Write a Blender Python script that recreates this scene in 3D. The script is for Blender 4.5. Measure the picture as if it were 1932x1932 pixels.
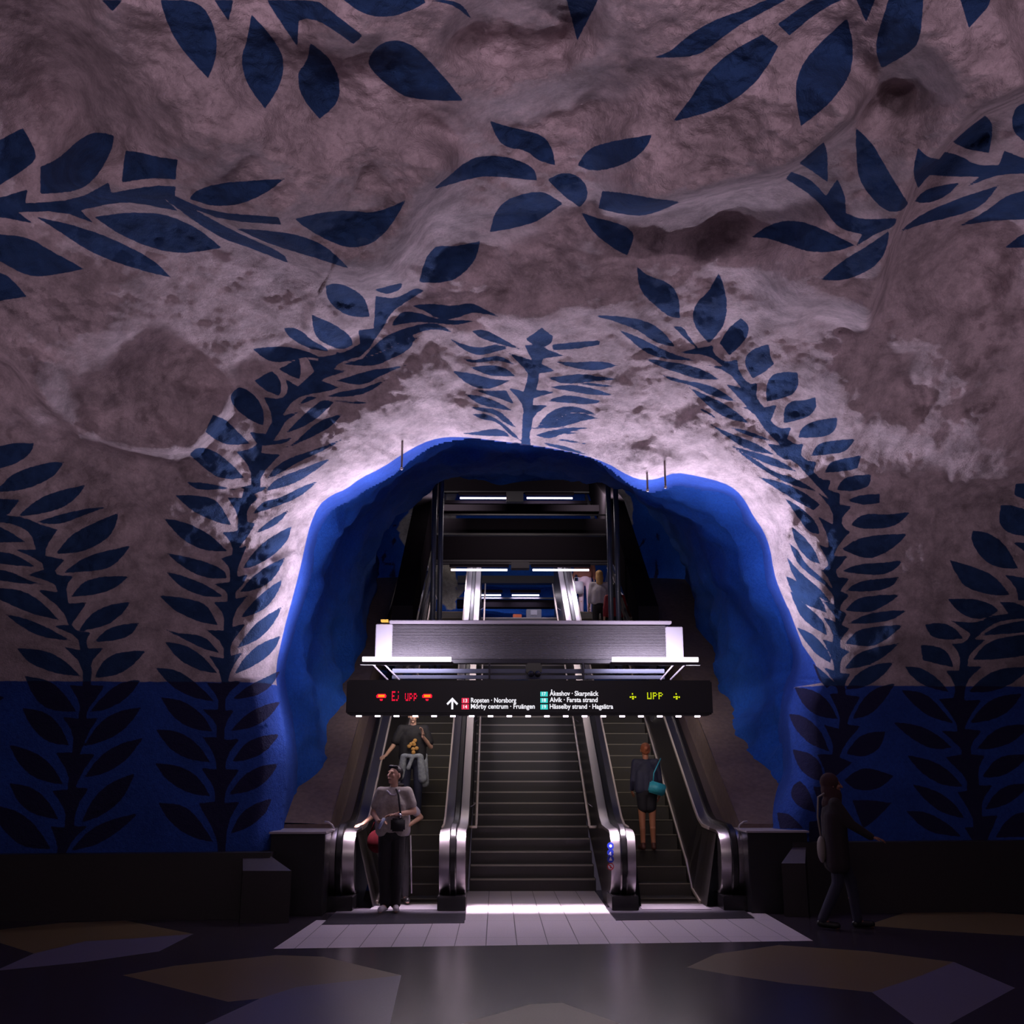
import bpy, bmesh, math, random
import numpy as np
from mathutils import Vector, Matrix, noise, Euler
random.seed(7); np.random.seed(7)
for o in list(bpy.data.objects): bpy.data.objects.remove(o)
SC = bpy.context.scene; COL = SC.collection
# ------------------------------------------------------------------ camera, world, lights, exposure
F = 1950.0; PITCH = math.radians(14.05); YAW = math.atan(.01443); CAM = np.array([0., 0., 1.74])
FW = np.array([math.sin(YAW)*math.cos(PITCH), math.cos(YAW)*math.cos(PITCH), math.sin(PITCH)])
RT = np.array([math.cos(YAW), -math.sin(YAW), 0.]); UP = np.cross(RT, FW)
cam = bpy.data.cameras.new('camera'); co = bpy.data.objects.new('camera', cam); COL.objects.link(co)
cam.sensor_width = 36; cam.lens = 36*F/1932; cam.clip_end = 200
co.matrix_world = Matrix(((RT[0], UP[0], -FW[0], CAM[0]), (RT[1], UP[1], -FW[1], CAM[1]), (RT[2], UP[2], -FW[2], CAM[2]), (0, 0, 0, 1)))
SC.camera = co
SC.view_settings.view_transform = 'Standard'; SC.view_settings.look = 'None'
SC.view_settings.exposure = 0.0; SC.view_settings.gamma = 1
W = bpy.data.worlds.new('world'); SC.world = W; W.use_nodes = True
W.node_tree.nodes['Background'].inputs[0].default_value = (.62, .5, .75, 1)
W.node_tree.nodes['Background'].inputs[1].default_value = .045

def area(name, loc, size, power, color, direction, spread=180, parent=None):
    l = bpy.data.lights.new(name, 'AREA'); l.shape = 'RECTANGLE'; l.size, l.size_y = size
    l.energy = power; l.color = color; l.spread = math.radians(spread)
    o = bpy.data.objects.new(name, l); COL.objects.link(o)
    o.location = loc; z = -Vector(direction).normalized()
    x = Vector((1, 0, 0)) if size[0] >= size[1] else Vector((0, 1, 0))
    if abs(z.dot(x)) > .95: x = Vector((0, 1, 0))
    x = (x - z*x.dot(z)).normalized(); y = z.cross(x)
    o.rotation_euler = Matrix((x, y, z)).transposed().to_euler()
    return o
PINK = (1, .74, .93); COOL = (.86, .78, 1)
# uplights of the platform hall, hung outside the view on both sides and behind the photographer
area('hall_uplight', (-7.6, 9.0, 2.6), (.2, 3.5), 26, PINK, (.55, .2, .8), 130)
area('hall_uplight', (8.2, 9.0, 2.5), (.2, 3.5), 30, PINK, (-.55, .2, .75), 130)
area('hall_uplight', (-1.8, -3.2, 4.5), (.9, .12), 130, PINK, (.05, .72, .69), 96)
area('hall_uplight', (2.8, -3.2, 4.5), (.9, .12), 142, PINK, (-.05, .72, .69), 96)
area('hall_fill', (0, -1.2, 5.4), (5, .2), 56, (1, .82, .88), (0, .75, -.7), 150)  # unseen fill light, added to lift the floor and the people in front

# ------------------------------------------------------------------ helpers
def ray(x, y):
    return FW + RT*((x-966)/F) - UP*((y-966)/F)
def pY(x, y, Y):
    d = ray(x, y); return CAM + d*(Y/d[1])
def pZ(x, y, Z):
    d = ray(x, y); return CAM + d*((Z-CAM[2])/d[2])
def pX(x, y, X):
    d = ray(x, y); return CAM + d*(X/d[0])
def proj(P):
    P = np.asarray(P) - CAM; w = P@FW; w = np.where(w > .3, w, np.nan)
    return 966+F*(P@RT)/w, 966-F*(P@UP)/w

MATS = {}
def mat(name, col, rough=.5, metal=0., bump=0., bscale=40, var=0., emit=None, estr=0., spec=.5, trans=0.):
    if name in MATS: return MATS[name]
    m = bpy.data.materials.new(name); m.use_nodes = True; nt = m.node_tree; n = nt.nodes; L = nt.links
    b = n['Principled BSDF']; b.inputs['Base Color'].default_value = (*col, 1)
    b.inputs['Roughness'].default_value = rough; b.inputs['Metallic'].default_value = metal
    b.inputs['Specular IOR Level'].default_value = spec
    if trans: b.inputs['Transmission Weight'].default_value = trans
    if emit: b.inputs['Emission Color'].default_value = (*emit, 1); b.inputs['Emission Strength'].default_value = estr
    if bump or var:
        tc = n.new('ShaderNodeTexCoord'); nz = n.new('ShaderNodeTexNoise'); nz.inputs['Scale'].default_value = bscale
        nz.inputs['Detail'].default_value = 4; L.new(tc.outputs['Object'], nz.inputs['Vector'])
        if bump:
            bp = n.new('ShaderNodeBump'); bp.inputs['Strength'].default_value = bump; bp.inputs['Distance'].default_value = .02
            L.new(nz.outputs['Fac'], bp.inputs['Height']); L.new(bp.outputs['Normal'], b.inputs['Normal'])
        if var:
            r = n.new('ShaderNodeMapRange'); r.inputs['From Min'].default_value = .3; r.inputs['From Max'].default_value = .7
            r.inputs['To Min'].default_value = 1-var; r.inputs['To Max'].default_value = 1+var
            L.new(nz.outputs['Fac'], r.inputs['Value'])
            mx = n.new('ShaderNodeVectorMath'); mx.operation = 'SCALE'; mx.inputs[0].default_value = col
            L.new(r.outputs['Result'], mx.inputs['Scale']); L.new(mx.outputs['Vector'], b.inputs['Base Color'])
    MATS[name] = m; return m
def emat(name, col, s): 
    if name in MATS: return MATS[name]
    m = bpy.data.materials.new(name); m.use_nodes = True; nt = m.node_tree; nt.nodes.clear()
    e = nt.nodes.new('ShaderNodeEmission'); e.inputs[0].default_value = (*col, 1); e.inputs[1].default_value = s
    o = nt.nodes.new('ShaderNodeOutputMaterial'); nt.links.new(e.outputs[0], o.inputs[0]); MATS[name] = m; return m

def tag(o, label=None, cat=None, group=None, kind=None):
    if label: o['label'] = label
    if cat: o['category'] = cat
    if group: o['group'] = group
    if kind: o['kind'] = kind
    return o
def empty(name, loc=(0, 0, 0), rz=0, label=None, cat=None, group=None):
    o = bpy.data.objects.new(name, None); COL.objects.link(o); o.location = loc; o.rotation_euler = (0, 0, rz)
    o.empty_display_size = .1
    return tag(o, label, cat, group)
def link(name, me, m, parent=None, smooth=False):
    o = bpy.data.objects.new(name, me); COL.objects.link(o)
    for k in (m if isinstance(m, (list, tuple)) else [m]): me.materials.append(k)
    if smooth: me.polygons.foreach_set('use_smooth', [True]*len(me.polygons))
    if parent:
        o.parent = parent
        if parent.type == 'EMPTY' and any(abs(c) > 1e-9 for c in parent.location): o.matrix_parent_inverse = Matrix.Translation(parent.location).inverted() if not parent.get('local') else Matrix()
    return o
def dup(o, parent):
    c = o.copy(); COL.objects.link(c); mi = o.matrix_parent_inverse.copy(); c.parent = parent; c.matrix_parent_inverse = mi; return c
class MB:
    def __init__(s): s.v = []; s.f = []; s.mi = []
    def add(s, vs, fs, mi=0):
        k = len(s.v); s.v += [tuple(map(float, p)) for p in vs]; s.f += [tuple(i+k for i in f) for f in fs]; s.mi += [mi]*len(fs); return s
    def box(s, x0, x1, y0, y1, z0, z1, mi=0, bev=0):
        if bev:
            bm = bmesh.new(); bmesh.ops.create_cube(bm, size=1)
            for v in bm.verts: v.co = ((x0+x1)/2+v.co.x*(x1-x0), (y0+y1)/2+v.co.y*(y1-y0), (z0+z1)/2+v.co.z*(z1-z0))
            bmesh.ops.bevel(bm, geom=bm.edges[:], offset=bev, segments=2, affect='EDGES')
            return s.bm(bm, mi)
        return s.add([(x0,y0,z0),(x1,y0,z0),(x1,y1,z0),(x0,y1,z0),(x0,y0,z1),(x1,y0,z1),(x1,y1,z1),(x0,y1,z1)],
              [(0,3,2,1),(4,5,6,7),(0,1,5,4),(1,2,6,5),(2,3,7,6),(3,0,4,7)], mi)
    def bm(s, bm, mi=0):
        bm.verts.index_update(); s.add([v.co[:] for v in bm.verts], [[v.index for v in f.verts] for f in bm.faces], mi); bm.free(); return s
    def prism(s, pts, x0, x1, mi=0):            # pts = (y,z) outline, extruded in x
        n = len(pts)
        return s.add([(x0, p[0], p[1]) for p in pts]+[(x1, p[0], p[1]) for p in pts],
              [tuple(range(n)), tuple(range(2*n-1, n-1, -1))]+[(i, i+n, (i+1) % n+n, (i+1) % n) for i in range(n)], mi)
    def ribbon(s, path, prof, mi=0, closed=False, cap=True):   # sweep profile (x offset, normal offset) along (y,z) path
        n = len(path); m = len(prof); vs = []
        for i, p in enumerate(path):
            a = path[max(i-1, 0)]; b = path[min(i+1, n-1)]
            t = Vector((b[0]-a[0], b[1]-a[1])).normalized(); nn = (-t.y, t.x)
            for q in prof: vs.append((q[0], p[0]+nn[0]*q[1], p[1]+nn[1]*q[1]))
        fs = [(i*m+j, i*m+(j+1) % m, (i+1)*m+(j+1) % m, (i+1)*m+j) for i in range(n-1) for j in range(m)]
        if cap: fs += [tuple(range(m-1, -1, -1)), tuple((n-1)*m+j for j in range(m))]
        return s.add(vs, fs, mi)
    def tube(s, pts, r, seg=8, mi=0, cap=True):
        pts = [Vector(p) for p in pts]; rs = r if isinstance(r, (list, tuple)) else [r]*len(pts); n = len(pts); vs = []
        t0 = (pts[1]-pts[0]).normalized(); a = t0.orthogonal().normalized()
        for i, p in enumerate(pts):
            t = (pts[min(i+1, n-1)]-pts[max(i-1, 0)]).normalized(); a = (a-t*a.dot(t)).normalized(); b = t.cross(a)
            for k in range(seg):
                an = 2*math.pi*k/seg; vs.append(p+(a*math.cos(an)+b*math.sin(an))*rs[i])
        fs = [(i*seg+j, i*seg+(j+1) % seg, (i+1)*seg+(j+1) % seg, (i+1)*seg+j) for i in range(n-1) for j in range(seg)]
        if cap: fs += [tuple(range(seg-1, -1, -1)), tuple((n-1)*seg+j for j in range(seg))]
        return s.add(vs, fs, mi)
    def ball(s, c, r, seg=12, rings=8, mi=0, rot=None):
        r = (r, r, r) if not isinstance(r, (tuple, list)) else r; M = rot or Matrix.Identity(3); c = Vector(c)
        vs = [c+M@Vector((0, 0, r[2]))]
        for i in range(1, rings):
            ph = math.pi*i/rings
            for j in range(seg):
                th = 2*math.pi*j/seg; vs.append(c+M@Vector((r[0]*math.sin(ph)*math.cos(th), r[1]*math.sin(ph)*math.sin(th), r[2]*math.cos(ph))))
        vs.append(c+M@Vector((0, 0, -r[2]))); L = len(vs)-1
        fs = [(0, 1+j, 1+(j+1) % seg) for j in range(seg)]
        fs += [(1+i*seg+j, 1+(i+1)*seg+j, 1+(i+1)*seg+(j+1) % seg, 1+i*seg+(j+1) % seg) for i in range(rings-2) for j in range(seg)]
        fs += [(L, 1+(rings-2)*seg+(j+1) % seg, 1+(rings-2)*seg+j) for j in range(seg)]
        return s.add(vs, fs, mi)
    def bone(s, p0, r0, p1, r1, sx=1., n=5):    # tapered capsule
        p0 = Vector(p0); p1 = Vector(p1); d = p1-p0; L = d.length or 1e-4; t = d/L; pts = []; rs = []
        for k in range(4): a = math.pi/2*k/4; pts.append(p0-t*r0*math.cos(a)); rs.append(max(r0*math.sin(a), r0*.08))
        for k in range(n): u = k/(n-1); pts.append(p0+d*u); rs.append(r0+(r1-r0)*u)
        for k in range(1, 5): a = math.pi/2*k/4; pts.append(p1+t*r1*math.sin(a)); rs.append(max(r1*math.cos(a), r1*.08))
        return s.tube(pts, rs, 12)
    def mesh(s, name):
        me = bpy.data.meshes.new(name); me.from_pydata(s.v, [], s.f); me.polygons.foreach_set('material_index', s.mi); me.update()
        return me
    def build(s, name, m, parent=None, smooth=False, auto=None):
        me = s.mesh(name)
        o = link(name, me, m, parent, smooth or auto is not None)
        if auto is not None:
            try: me.set_sharp_from_angle(angle=math.radians(auto))
            except Exception: pass
        return o
def remesh(mb, vox, smooth=3, post=None):
    me = mb.mesh('tmp'); o = bpy.data.objects.new('tmp', me); COL.objects.link(o)
    r = o.modifiers.new('r', 'REMESH'); r.mode = 'VOXEL'; r.voxel_size = vox
    if smooth: s = o.modifiers.new('s', 'SMOOTH'); s.iterations = smooth; s.factor = .5
    dg = bpy.context.evaluated_depsgraph_get(); dg.update()
    out = bpy.data.meshes.new_from_object(o.evaluated_get(dg)); bpy.data.objects.remove(o)
    if post: post(out)
    return out

# ------------------------------------------------------------------ painted plants, traced on the rock
LEAVES = {
'0,0,2.76': """835 0 870 120 930 240 1085 410 1130 290 1125 150 1040 0|1115 0 1190 110 1215 0|1310 75 1290 200 1250 310 1290 450 1380 565 1460 450 1485 300 1400 170|1390 0 1450 100 1550 245 1555 110 1600 95 1680 115 1840 230 1890 185 1700 40 1650 0|1615 225 1600 320 1545 380 1570 510 1665 620 1760 540 1775 430 1720 300|530 0 585 60 640 0|-60 760 120 665 190 790 180 850 -60 1000|210 870 300 830 430 710 510 685 595 705 580 790 500 930 400 1000 210 1010|655 785 720 790 830 820 925 830 915 935 800 925 635 950 640 870|985 1035 1020 990 1150 950 1485 930 1380 1010 1240 1070 1100 1075|-60 1030 0 1030 145 985 130 1060 400 1040 565 950 580 1005 800 965 915 970 910 1020 1100 1105 1450 1130 1465 1170 1180 1150 1010 1090 1230 1210 1480 1320 1500 1370 1300 1290 1150 1240 1010 1150 830 1015 930 1100 700 1055 600 1055 420 1095 485 1160 320 1100 90 1105 180 1165 0 1130 -60 1130|-60 1215 0 1220 150 1235 270 1310 440 1400 300 1430 150 1445 0 1360 -60 1330|190 1130 400 1175 580 1240 800 1350 890 1445 700 1400 480 1320 300 1200|490 1130 650 1105 850 1110 1020 1180 1155 1290 950 1325 780 1290 620 1220|-60 1400 0 1420 60 1450 140 1545 -60 1575|1230 1190 1400 1200 1550 1220 1700 1280 1820 1400 1600 1330 1400 1270""",
'0,0,1': """556 413 600 402 650 396 700 402 735 392 766 377 748 410 722 445 690 466 650 467 610 450 570 425|615 540 630 533 660 541 690 562 698 598 660 598 630 580 616 560""",
'600,0,2.76': """90 -40 130 0 230 70 330 92 440 75 560 15 540 -40|540 0 690 15 800 100 740 0|255 310 320 225 410 205 500 235 620 360 690 440 755 525 600 525 450 505 370 450 280 370|1280 -60 1295 0 1350 210 1460 0 1480 -60|895 630 1010 665 1170 700 1220 770 1235 860 1150 840 1080 780 980 770 930 720|590 990 680 920 780 830 900 805 1040 830 1130 880 1140 940 1000 925 860 915 740 945|1350 860 1400 780 1500 740 1740 700 1700 790 1580 865 1430 895|1195 935 1260 900 1340 905 1400 960 1405 1030 1365 1080 1290 1030|1480 995 1600 1005 1720 1030 1890 1050 1720 1125 1600 1120 1460 1085|895 1210 920 1100 1000 1025 1160 990 1230 1030 1275 1060 1150 1150 1040 1185|1370 1105 1450 1135 1580 1165 1645 1210 1640 1260 1610 1330 1530 1290 1420 1200|525 1470 560 1340 620 1275 700 1285 845 1255 820 1360 730 1450 640 1475|1660 1390 1720 1440 1800 1460 1870 1540 1885 1655 1830 1650 1680 1530|290 1510 400 1480 440 1475 430 1510 360 1535|300 1540 375 1555 430 1545 510 1495 550 1515 430 1590 370 1640 340 1710 260 1800 230 1850 100 1870 0 1900 0 1860 130 1840 220 1790 210 1720 290 1710|480 1590 600 1580 700 1595 790 1575 850 1600 945 1650 870 1635 800 1625 720 1660 620 1660 560 1620|400 1660 440 1620 520 1625 620 1665 820 1670 720 1695 600 1680 500 1675 380 1700|230 1870 330 1760 420 1720 560 1680 640 1690 700 1730 600 1710 500 1740 400 1800|130 1895 300 1850 420 1790 540 1745 460 1810 350 1890 250 1910""",
'740,560,3.864': """1090 225 1175 290 1160 340 1100 370 1255 430 1100 450 1090 490 1190 540 1070 560 1065 620 1050 680 1200 690 1030 740 1025 790 1140 790 1030 860 1015 960 1000 1000 1010 1085 940 1085 945 1000 950 870 960 840 940 760 840 660 960 690 985 600 990 545 850 410 1020 460 965 355 1030 350 970 310|580 250 660 235 760 280 940 385 800 350 640 300|410 300 520 350 640 375 740 345 860 370 760 400 640 430 540 400|510 445 600 465 700 435 800 430 900 500 780 460 650 480 560 480|570 515 700 495 820 510 900 580 740 580 650 555|440 540 600 560 720 600 860 610 800 640 720 670 620 670 520 620|560 665 680 690 830 680 885 780 780 740 680 710|530 710 640 720 760 760 890 835 740 810 620 780|560 800 700 810 800 840 905 955 820 920 740 850 620 830|585 855 680 850 780 900 900 1000 930 1045 860 1010 770 910 650 895|520 995 640 980 740 960 820 975 860 1020 740 1015 600 1010|860 1075 900 1055 960 1080 900 1080|1165 350 1250 340 1380 325 1515 320 1510 350 1350 380 1170 390|1185 470 1330 480 1520 465 1650 500 1500 540 1380 530 1260 500|1130 590 1250 575 1380 560 1500 580 1640 600 1420 620 1250 640|1330 625 1500 630 1630 655 1480 655|1130 655 1300 640 1450 660 1620 720 1440 715 1300 690|1130 760 1250 710 1400 735 1550 765 1440 785 1280 775|1060 940 1130 850 1240 795 1380 805 1500 865 1360 840 1270 850 1180 910|1010 960 1180 910 1280 850 1380 845 1500 885 1380 905 1240 950 1100 960|1040 1010 1130 980 1300 950 1435 955 1260 990 1150 1040|1180 1040 1300 1040 1450 1080 1300 1060|1090 1060 1250 1085 1400 1140 1450 1159 1300 1130 1150 1090|1250 990 1390 985 1280 1005""",
'280,560,3.864': """1190 130 1210 290 1300 350 1415 390 1490 350 1480 290 1360 200|990 230 1060 220 1130 260 1180 310 1310 380 1310 400 1180 380 1080 330 1010 280|760 380 900 362 1060 368 1190 410 1300 470 1180 435 1060 460 940 485 840 450|950 525 1100 450 1115 540 1100 600 1020 570|770 610 900 540 960 600 970 680 950 720 860 690|590 740 630 670 690 655 790 730 845 840 840 940 740 900 640 820|415 985 470 860 560 890 650 980 740 1070 600 1085 500 1050|300 1150 350 1095 460 1110 580 1190 700 1320 570 1335 450 1290|280 1350 420 1355 520 1380 660 1410 560 1400 420 1410 330 1395|195 1445 420 1450 520 1500 605 1665 480 1640 300 1550|110 1615 270 1640 450 1730 575 1855 420 1855 250 1780|1420 490 1560 455 1680 430 1800 350 1932 280 1932 350 1850 420 1740 460 1600 490|1370 610 1500 570 1640 530 1820 510 1890 495 1700 570 1560 655|1290 730 1400 690 1560 670 1740 600 1620 690 1480 730|1310 750 1440 760 1620 770 1500 785|1080 800 1160 720 1230 735 1150 770|1000 995 1100 890 1200 800 1280 745 1350 770 1260 860 1150 940|920 1105 1040 1090 1130 1000 1250 900 1420 850 1320 960 1150 1040 1020 1100|860 1330 930 1230 1040 1170 1200 1120 1430 1030 1300 1110 1080 1210 960 1290|850 1420 920 1330 1080 1270 1220 1210 1330 1180 1200 1280 1050 1370|760 1585 830 1490 960 1470 1100 1390 1240 1340 1120 1450 960 1520|770 1730 880 1630 1030 1550 960 1640 880 1690|1540 245 1700 240 1570 430 1450 460 1380 490 1350 530 1460 540 1290 590 1260 610 1390 660 1310 690 1150 710 1050 760 1000 830 975 870 1120 830 1000 900 960 980 905 1055 1050 1025 1000 1070 830 1085 820 1140 960 1150 820 1300 815 1390 870 1380 840 1410 770 1440 800 1470 720 1540 720 1640 780 1650 720 1720 650 1840 620 1932 560 1932 530 1910 610 1900 615 1810 550 1720 650 1720 655 1590 580 1465 680 1465 700 1400 670 1390 750 1370 745 1250 645 1130 750 1110 790 1070 735 985 855 1000 915 890 840 730 970 750 1020 690 1000 600 1090 655 1210 545 1160 450 1290 480 1370 450 1370 400 1440 425 1560 330""",
'280,860,4.2925': """150 790 330 820 500 870 620 930 635 990 540 1000 400 970 250 880|145 940 280 970 480 1050 605 1140 450 1145 250 1060|90 1130 300 1150 480 1200 560 1370 400 1345 200 1250|100 1390 240 1440 400 1445 500 1500 570 1595 430 1560 280 1480|130 1505 300 1530 440 1620 560 1760 400 1740 230 1640|760 915 850 780 980 660 1160 570 1130 690 1020 800 880 890|735 1105 860 960 1000 870 1110 820 1020 1000 880 1085|735 1320 850 1180 960 1080 1085 1000 1050 1110 930 1260|715 1560 830 1390 960 1290 1090 1215 1010 1370 880 1500|690 1775 770 1640 900 1520 1075 1455 1020 1580 880 1690|870 540 800 660 720 760 800 720 760 820 720 920 720 980 810 960 760 1050 705 1100 705 1160 810 1130 740 1210 690 1290 680 1385 795 1355 720 1450 665 1530 665 1620 765 1590 700 1680 650 1780 640 1932 590 1932 595 1780 490 1620 610 1640 610 1530 470 1410 610 1415 615 1290 530 1185 640 1180 640 1100 535 1040 660 1020 660 910 590 830 680 800 690 730 600 620 720 610""",
'0,1240,3.45': """1010 65 1150 80 1270 160 1400 290 1250 265 1100 180|1510 275 1620 180 1830 85 1760 200 1650 260|1450 130 1500 100 1480 160 1580 150 1470 250 1465 350 1530 340 1465 430 1460 540 1560 530 1480 640 1465 730 1560 730 1470 860 1460 950 1560 940 1480 1080 1465 1300 1420 1300 1410 1160 1290 950 1400 940 1400 860 1310 720 1410 730 1400 640 1320 520 1410 520 1410 430 1320 340 1420 340 1420 260 1340 165 1440 170|1045 260 1190 280 1320 370 1385 485 1250 470 1120 390|1015 470 1150 475 1290 560 1370 685 1240 670 1100 600|1010 690 1150 700 1290 770 1370 905 1230 890 1080 800|1030 945 1200 960 1300 1060 1390 1205 1230 1170 1090 1060|1500 480 1600 370 1720 310 1830 285 1750 400 1630 465|1510 680 1590 560 1700 510 1820 500 1740 610 1620 670|1490 895 1570 780 1680 710 1815 690 1740 810 1620 880|1500 1150 1560 1020 1660 950 1770 920 1730 1020 1620 1110|540 60 600 60 590 180 680 185 620 280 570 340 560 400 640 395 570 500 520 630 620 630 540 740 490 850 580 850 500 970 480 1100 570 1100 470 1190 420 1300 370 1300 375 1220 330 1100 420 1110 430 1000 340 870 440 860 450 760 360 620 470 620 480 500 410 390 510 400 525 300 450 180 545 190|160 120 330 150 430 250 500 355 330 350 220 270|145 330 290 350 400 450 450 575 300 555 190 440|60 570 220 610 340 700 415 830 240 800 120 700|60 820 210 840 320 940 380 1055 220 1030 110 940|-40 960 120 1000 240 1100 335 1250 150 1240 40 1150 -40 1030|585 355 680 240 790 160 920 145 830 270 690 345|545 580 640 430 760 350 920 325 830 460 680 550|545 785 650 640 780 560 930 525 830 670 680 760|530 1075 600 920 720 810 880 755 800 930 650 1040|460 1260 560 1140 700 1060 900 1015 780 1130 620 1230|-60 250 40 255 -60 320""",
'0,800,3.864': """-80 170 0 160 110 135 250 140 220 220 120 290 0 325 -80 340|-60 490 0 460 80 370 200 320 350 280 470 275 400 380 240 460 100 490 0 495 -60 500|-60 545 0 545 150 550 90 620 60 665 -60 670|130 675 240 570 400 490 625 445 560 540 440 620 280 660|270 715 400 670 600 620 800 600 620 660 480 720 370 735|410 945 500 820 640 740 865 645 830 790 720 880 580 940|465 1085 580 990 740 930 955 885 850 1020 740 1070|520 1260 600 1150 740 1110 940 1110 840 1200 700 1245|570 1510 660 1380 800 1315 955 1295 880 1400 760 1480|685 1590 770 1500 880 1460 1015 1450 960 1540 840 1580|690 1850 740 1730 860 1660 1070 1650 950 1780 830 1840|-60 730 0 750 80 790 185 860 -60 865|-60 925 0 930 120 950 255 1040 130 1035 -60 1010|-60 1055 0 1060 100 1085 220 1145 340 1170 150 1165 -60 1130|-60 1195 0 1195 160 1210 300 1290 430 1430 250 1390 100 1330 -60 1250|35 1385 200 1420 360 1490 520 1580 320 1560 170 1490|125 1635 300 1640 460 1710 590 1840 400 1820 200 1740|-60 665 0 665 180 680 300 735 420 770 340 890 330 960 470 990 400 1070 420 1105 540 1105 480 1180 500 1310 635 1300 520 1460 560 1510 660 1520 630 1570 640 1640 760 1630 650 1750 655 1932 605 1932 600 1750 460 1620 585 1650 570 1550 380 1470 500 1465 460 1360 270 1205 420 1225 400 1160 200 1100 320 1060 300 1000 110 915 260 915 230 800 120 735 0 715 -60 710""",
'1100,480,3.22': """330 75 400 135 500 160 560 210 588 290 585 385 520 380 440 310 340 220|825 110 860 200 880 320 850 450 765 540 690 460 660 370 690 290 760 230|960 385 1010 430 1000 510 890 615 830 540 880 450|1130 545 1140 630 1160 665 1110 710 1030 755 985 680 985 620 1040 570|1110 790 1160 715 1305 715 1310 800 1270 860 1115 895|1220 1025 1220 930 1270 885 1340 890 1410 865 1420 930 1380 980 1300 1010|1305 1115 1330 1050 1400 1010 1545 990 1540 1060 1480 1110|1385 1225 1420 1150 1520 1130 1655 1120 1600 1200 1500 1215|1465 1325 1500 1260 1590 1240 1690 1220 1670 1300 1580 1320|1540 1430 1580 1350 1750 1335 1745 1400 1690 1430 1600 1440|1605 1495 1680 1460 1805 1455 1800 1510 1700 1525|60 370 200 372 380 400 480 460 560 560 440 540 340 460 200 410|215 455 330 500 450 560 560 610 680 645 520 640 400 610 310 540|370 630 500 650 620 665 730 700 830 760 700 760 580 720 460 680|465 725 600 765 740 785 830 820 930 895 800 870 650 790 540 770|640 805 740 850 850 900 950 970 1010 1025 880 1000 780 940|700 935 760 950 820 1005 760 970|770 1030 900 1090 1040 1140 1170 1220 1000 1190 860 1100|890 1050 1000 1070 1100 1110 1150 1135 1020 1110|890 1160 1000 1190 1180 1240 1300 1320 1120 1280|920 1180 1040 1240 1150 1320 1300 1360 1420 1440 1250 1400 1060 1290|1060 1350 1200 1380 1340 1440 1440 1520 1400 1555 1280 1490|1225 1480 1330 1540 1420 1630 1440 1700 1370 1690 1300 1590|1265 1650 1350 1720 1410 1800 1440 1880 1370 1860 1290 1760|545 435 610 440 650 510 700 570 790 550 790 600 860 655 935 640 950 720 1010 790 1060 780 1050 870 1100 930 1180 910 1140 1010 1190 1060 1265 1050 1240 1120 1290 1155 1340 1150 1320 1210 1350 1250 1420 1260 1400 1320 1450 1370 1505 1370 1490 1430 1560 1455 1560 1520 1635 1530 1570 1600 1570 1640 1620 1690 1520 1800 1530 1840 1610 1830 1530 1932 1440 1932 1500 1880 1430 1760 1490 1790 1490 1700 1430 1600 1520 1640 1520 1560 1430 1450 1500 1490 1380 1360 1280 1250 1200 1240 1120 1150 1200 1160 1100 1060 1030 950 930 920 1000 930 870 790 960 810 880 710 740 670 850 680 760 610 570 600 690 570 610 500""",
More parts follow.
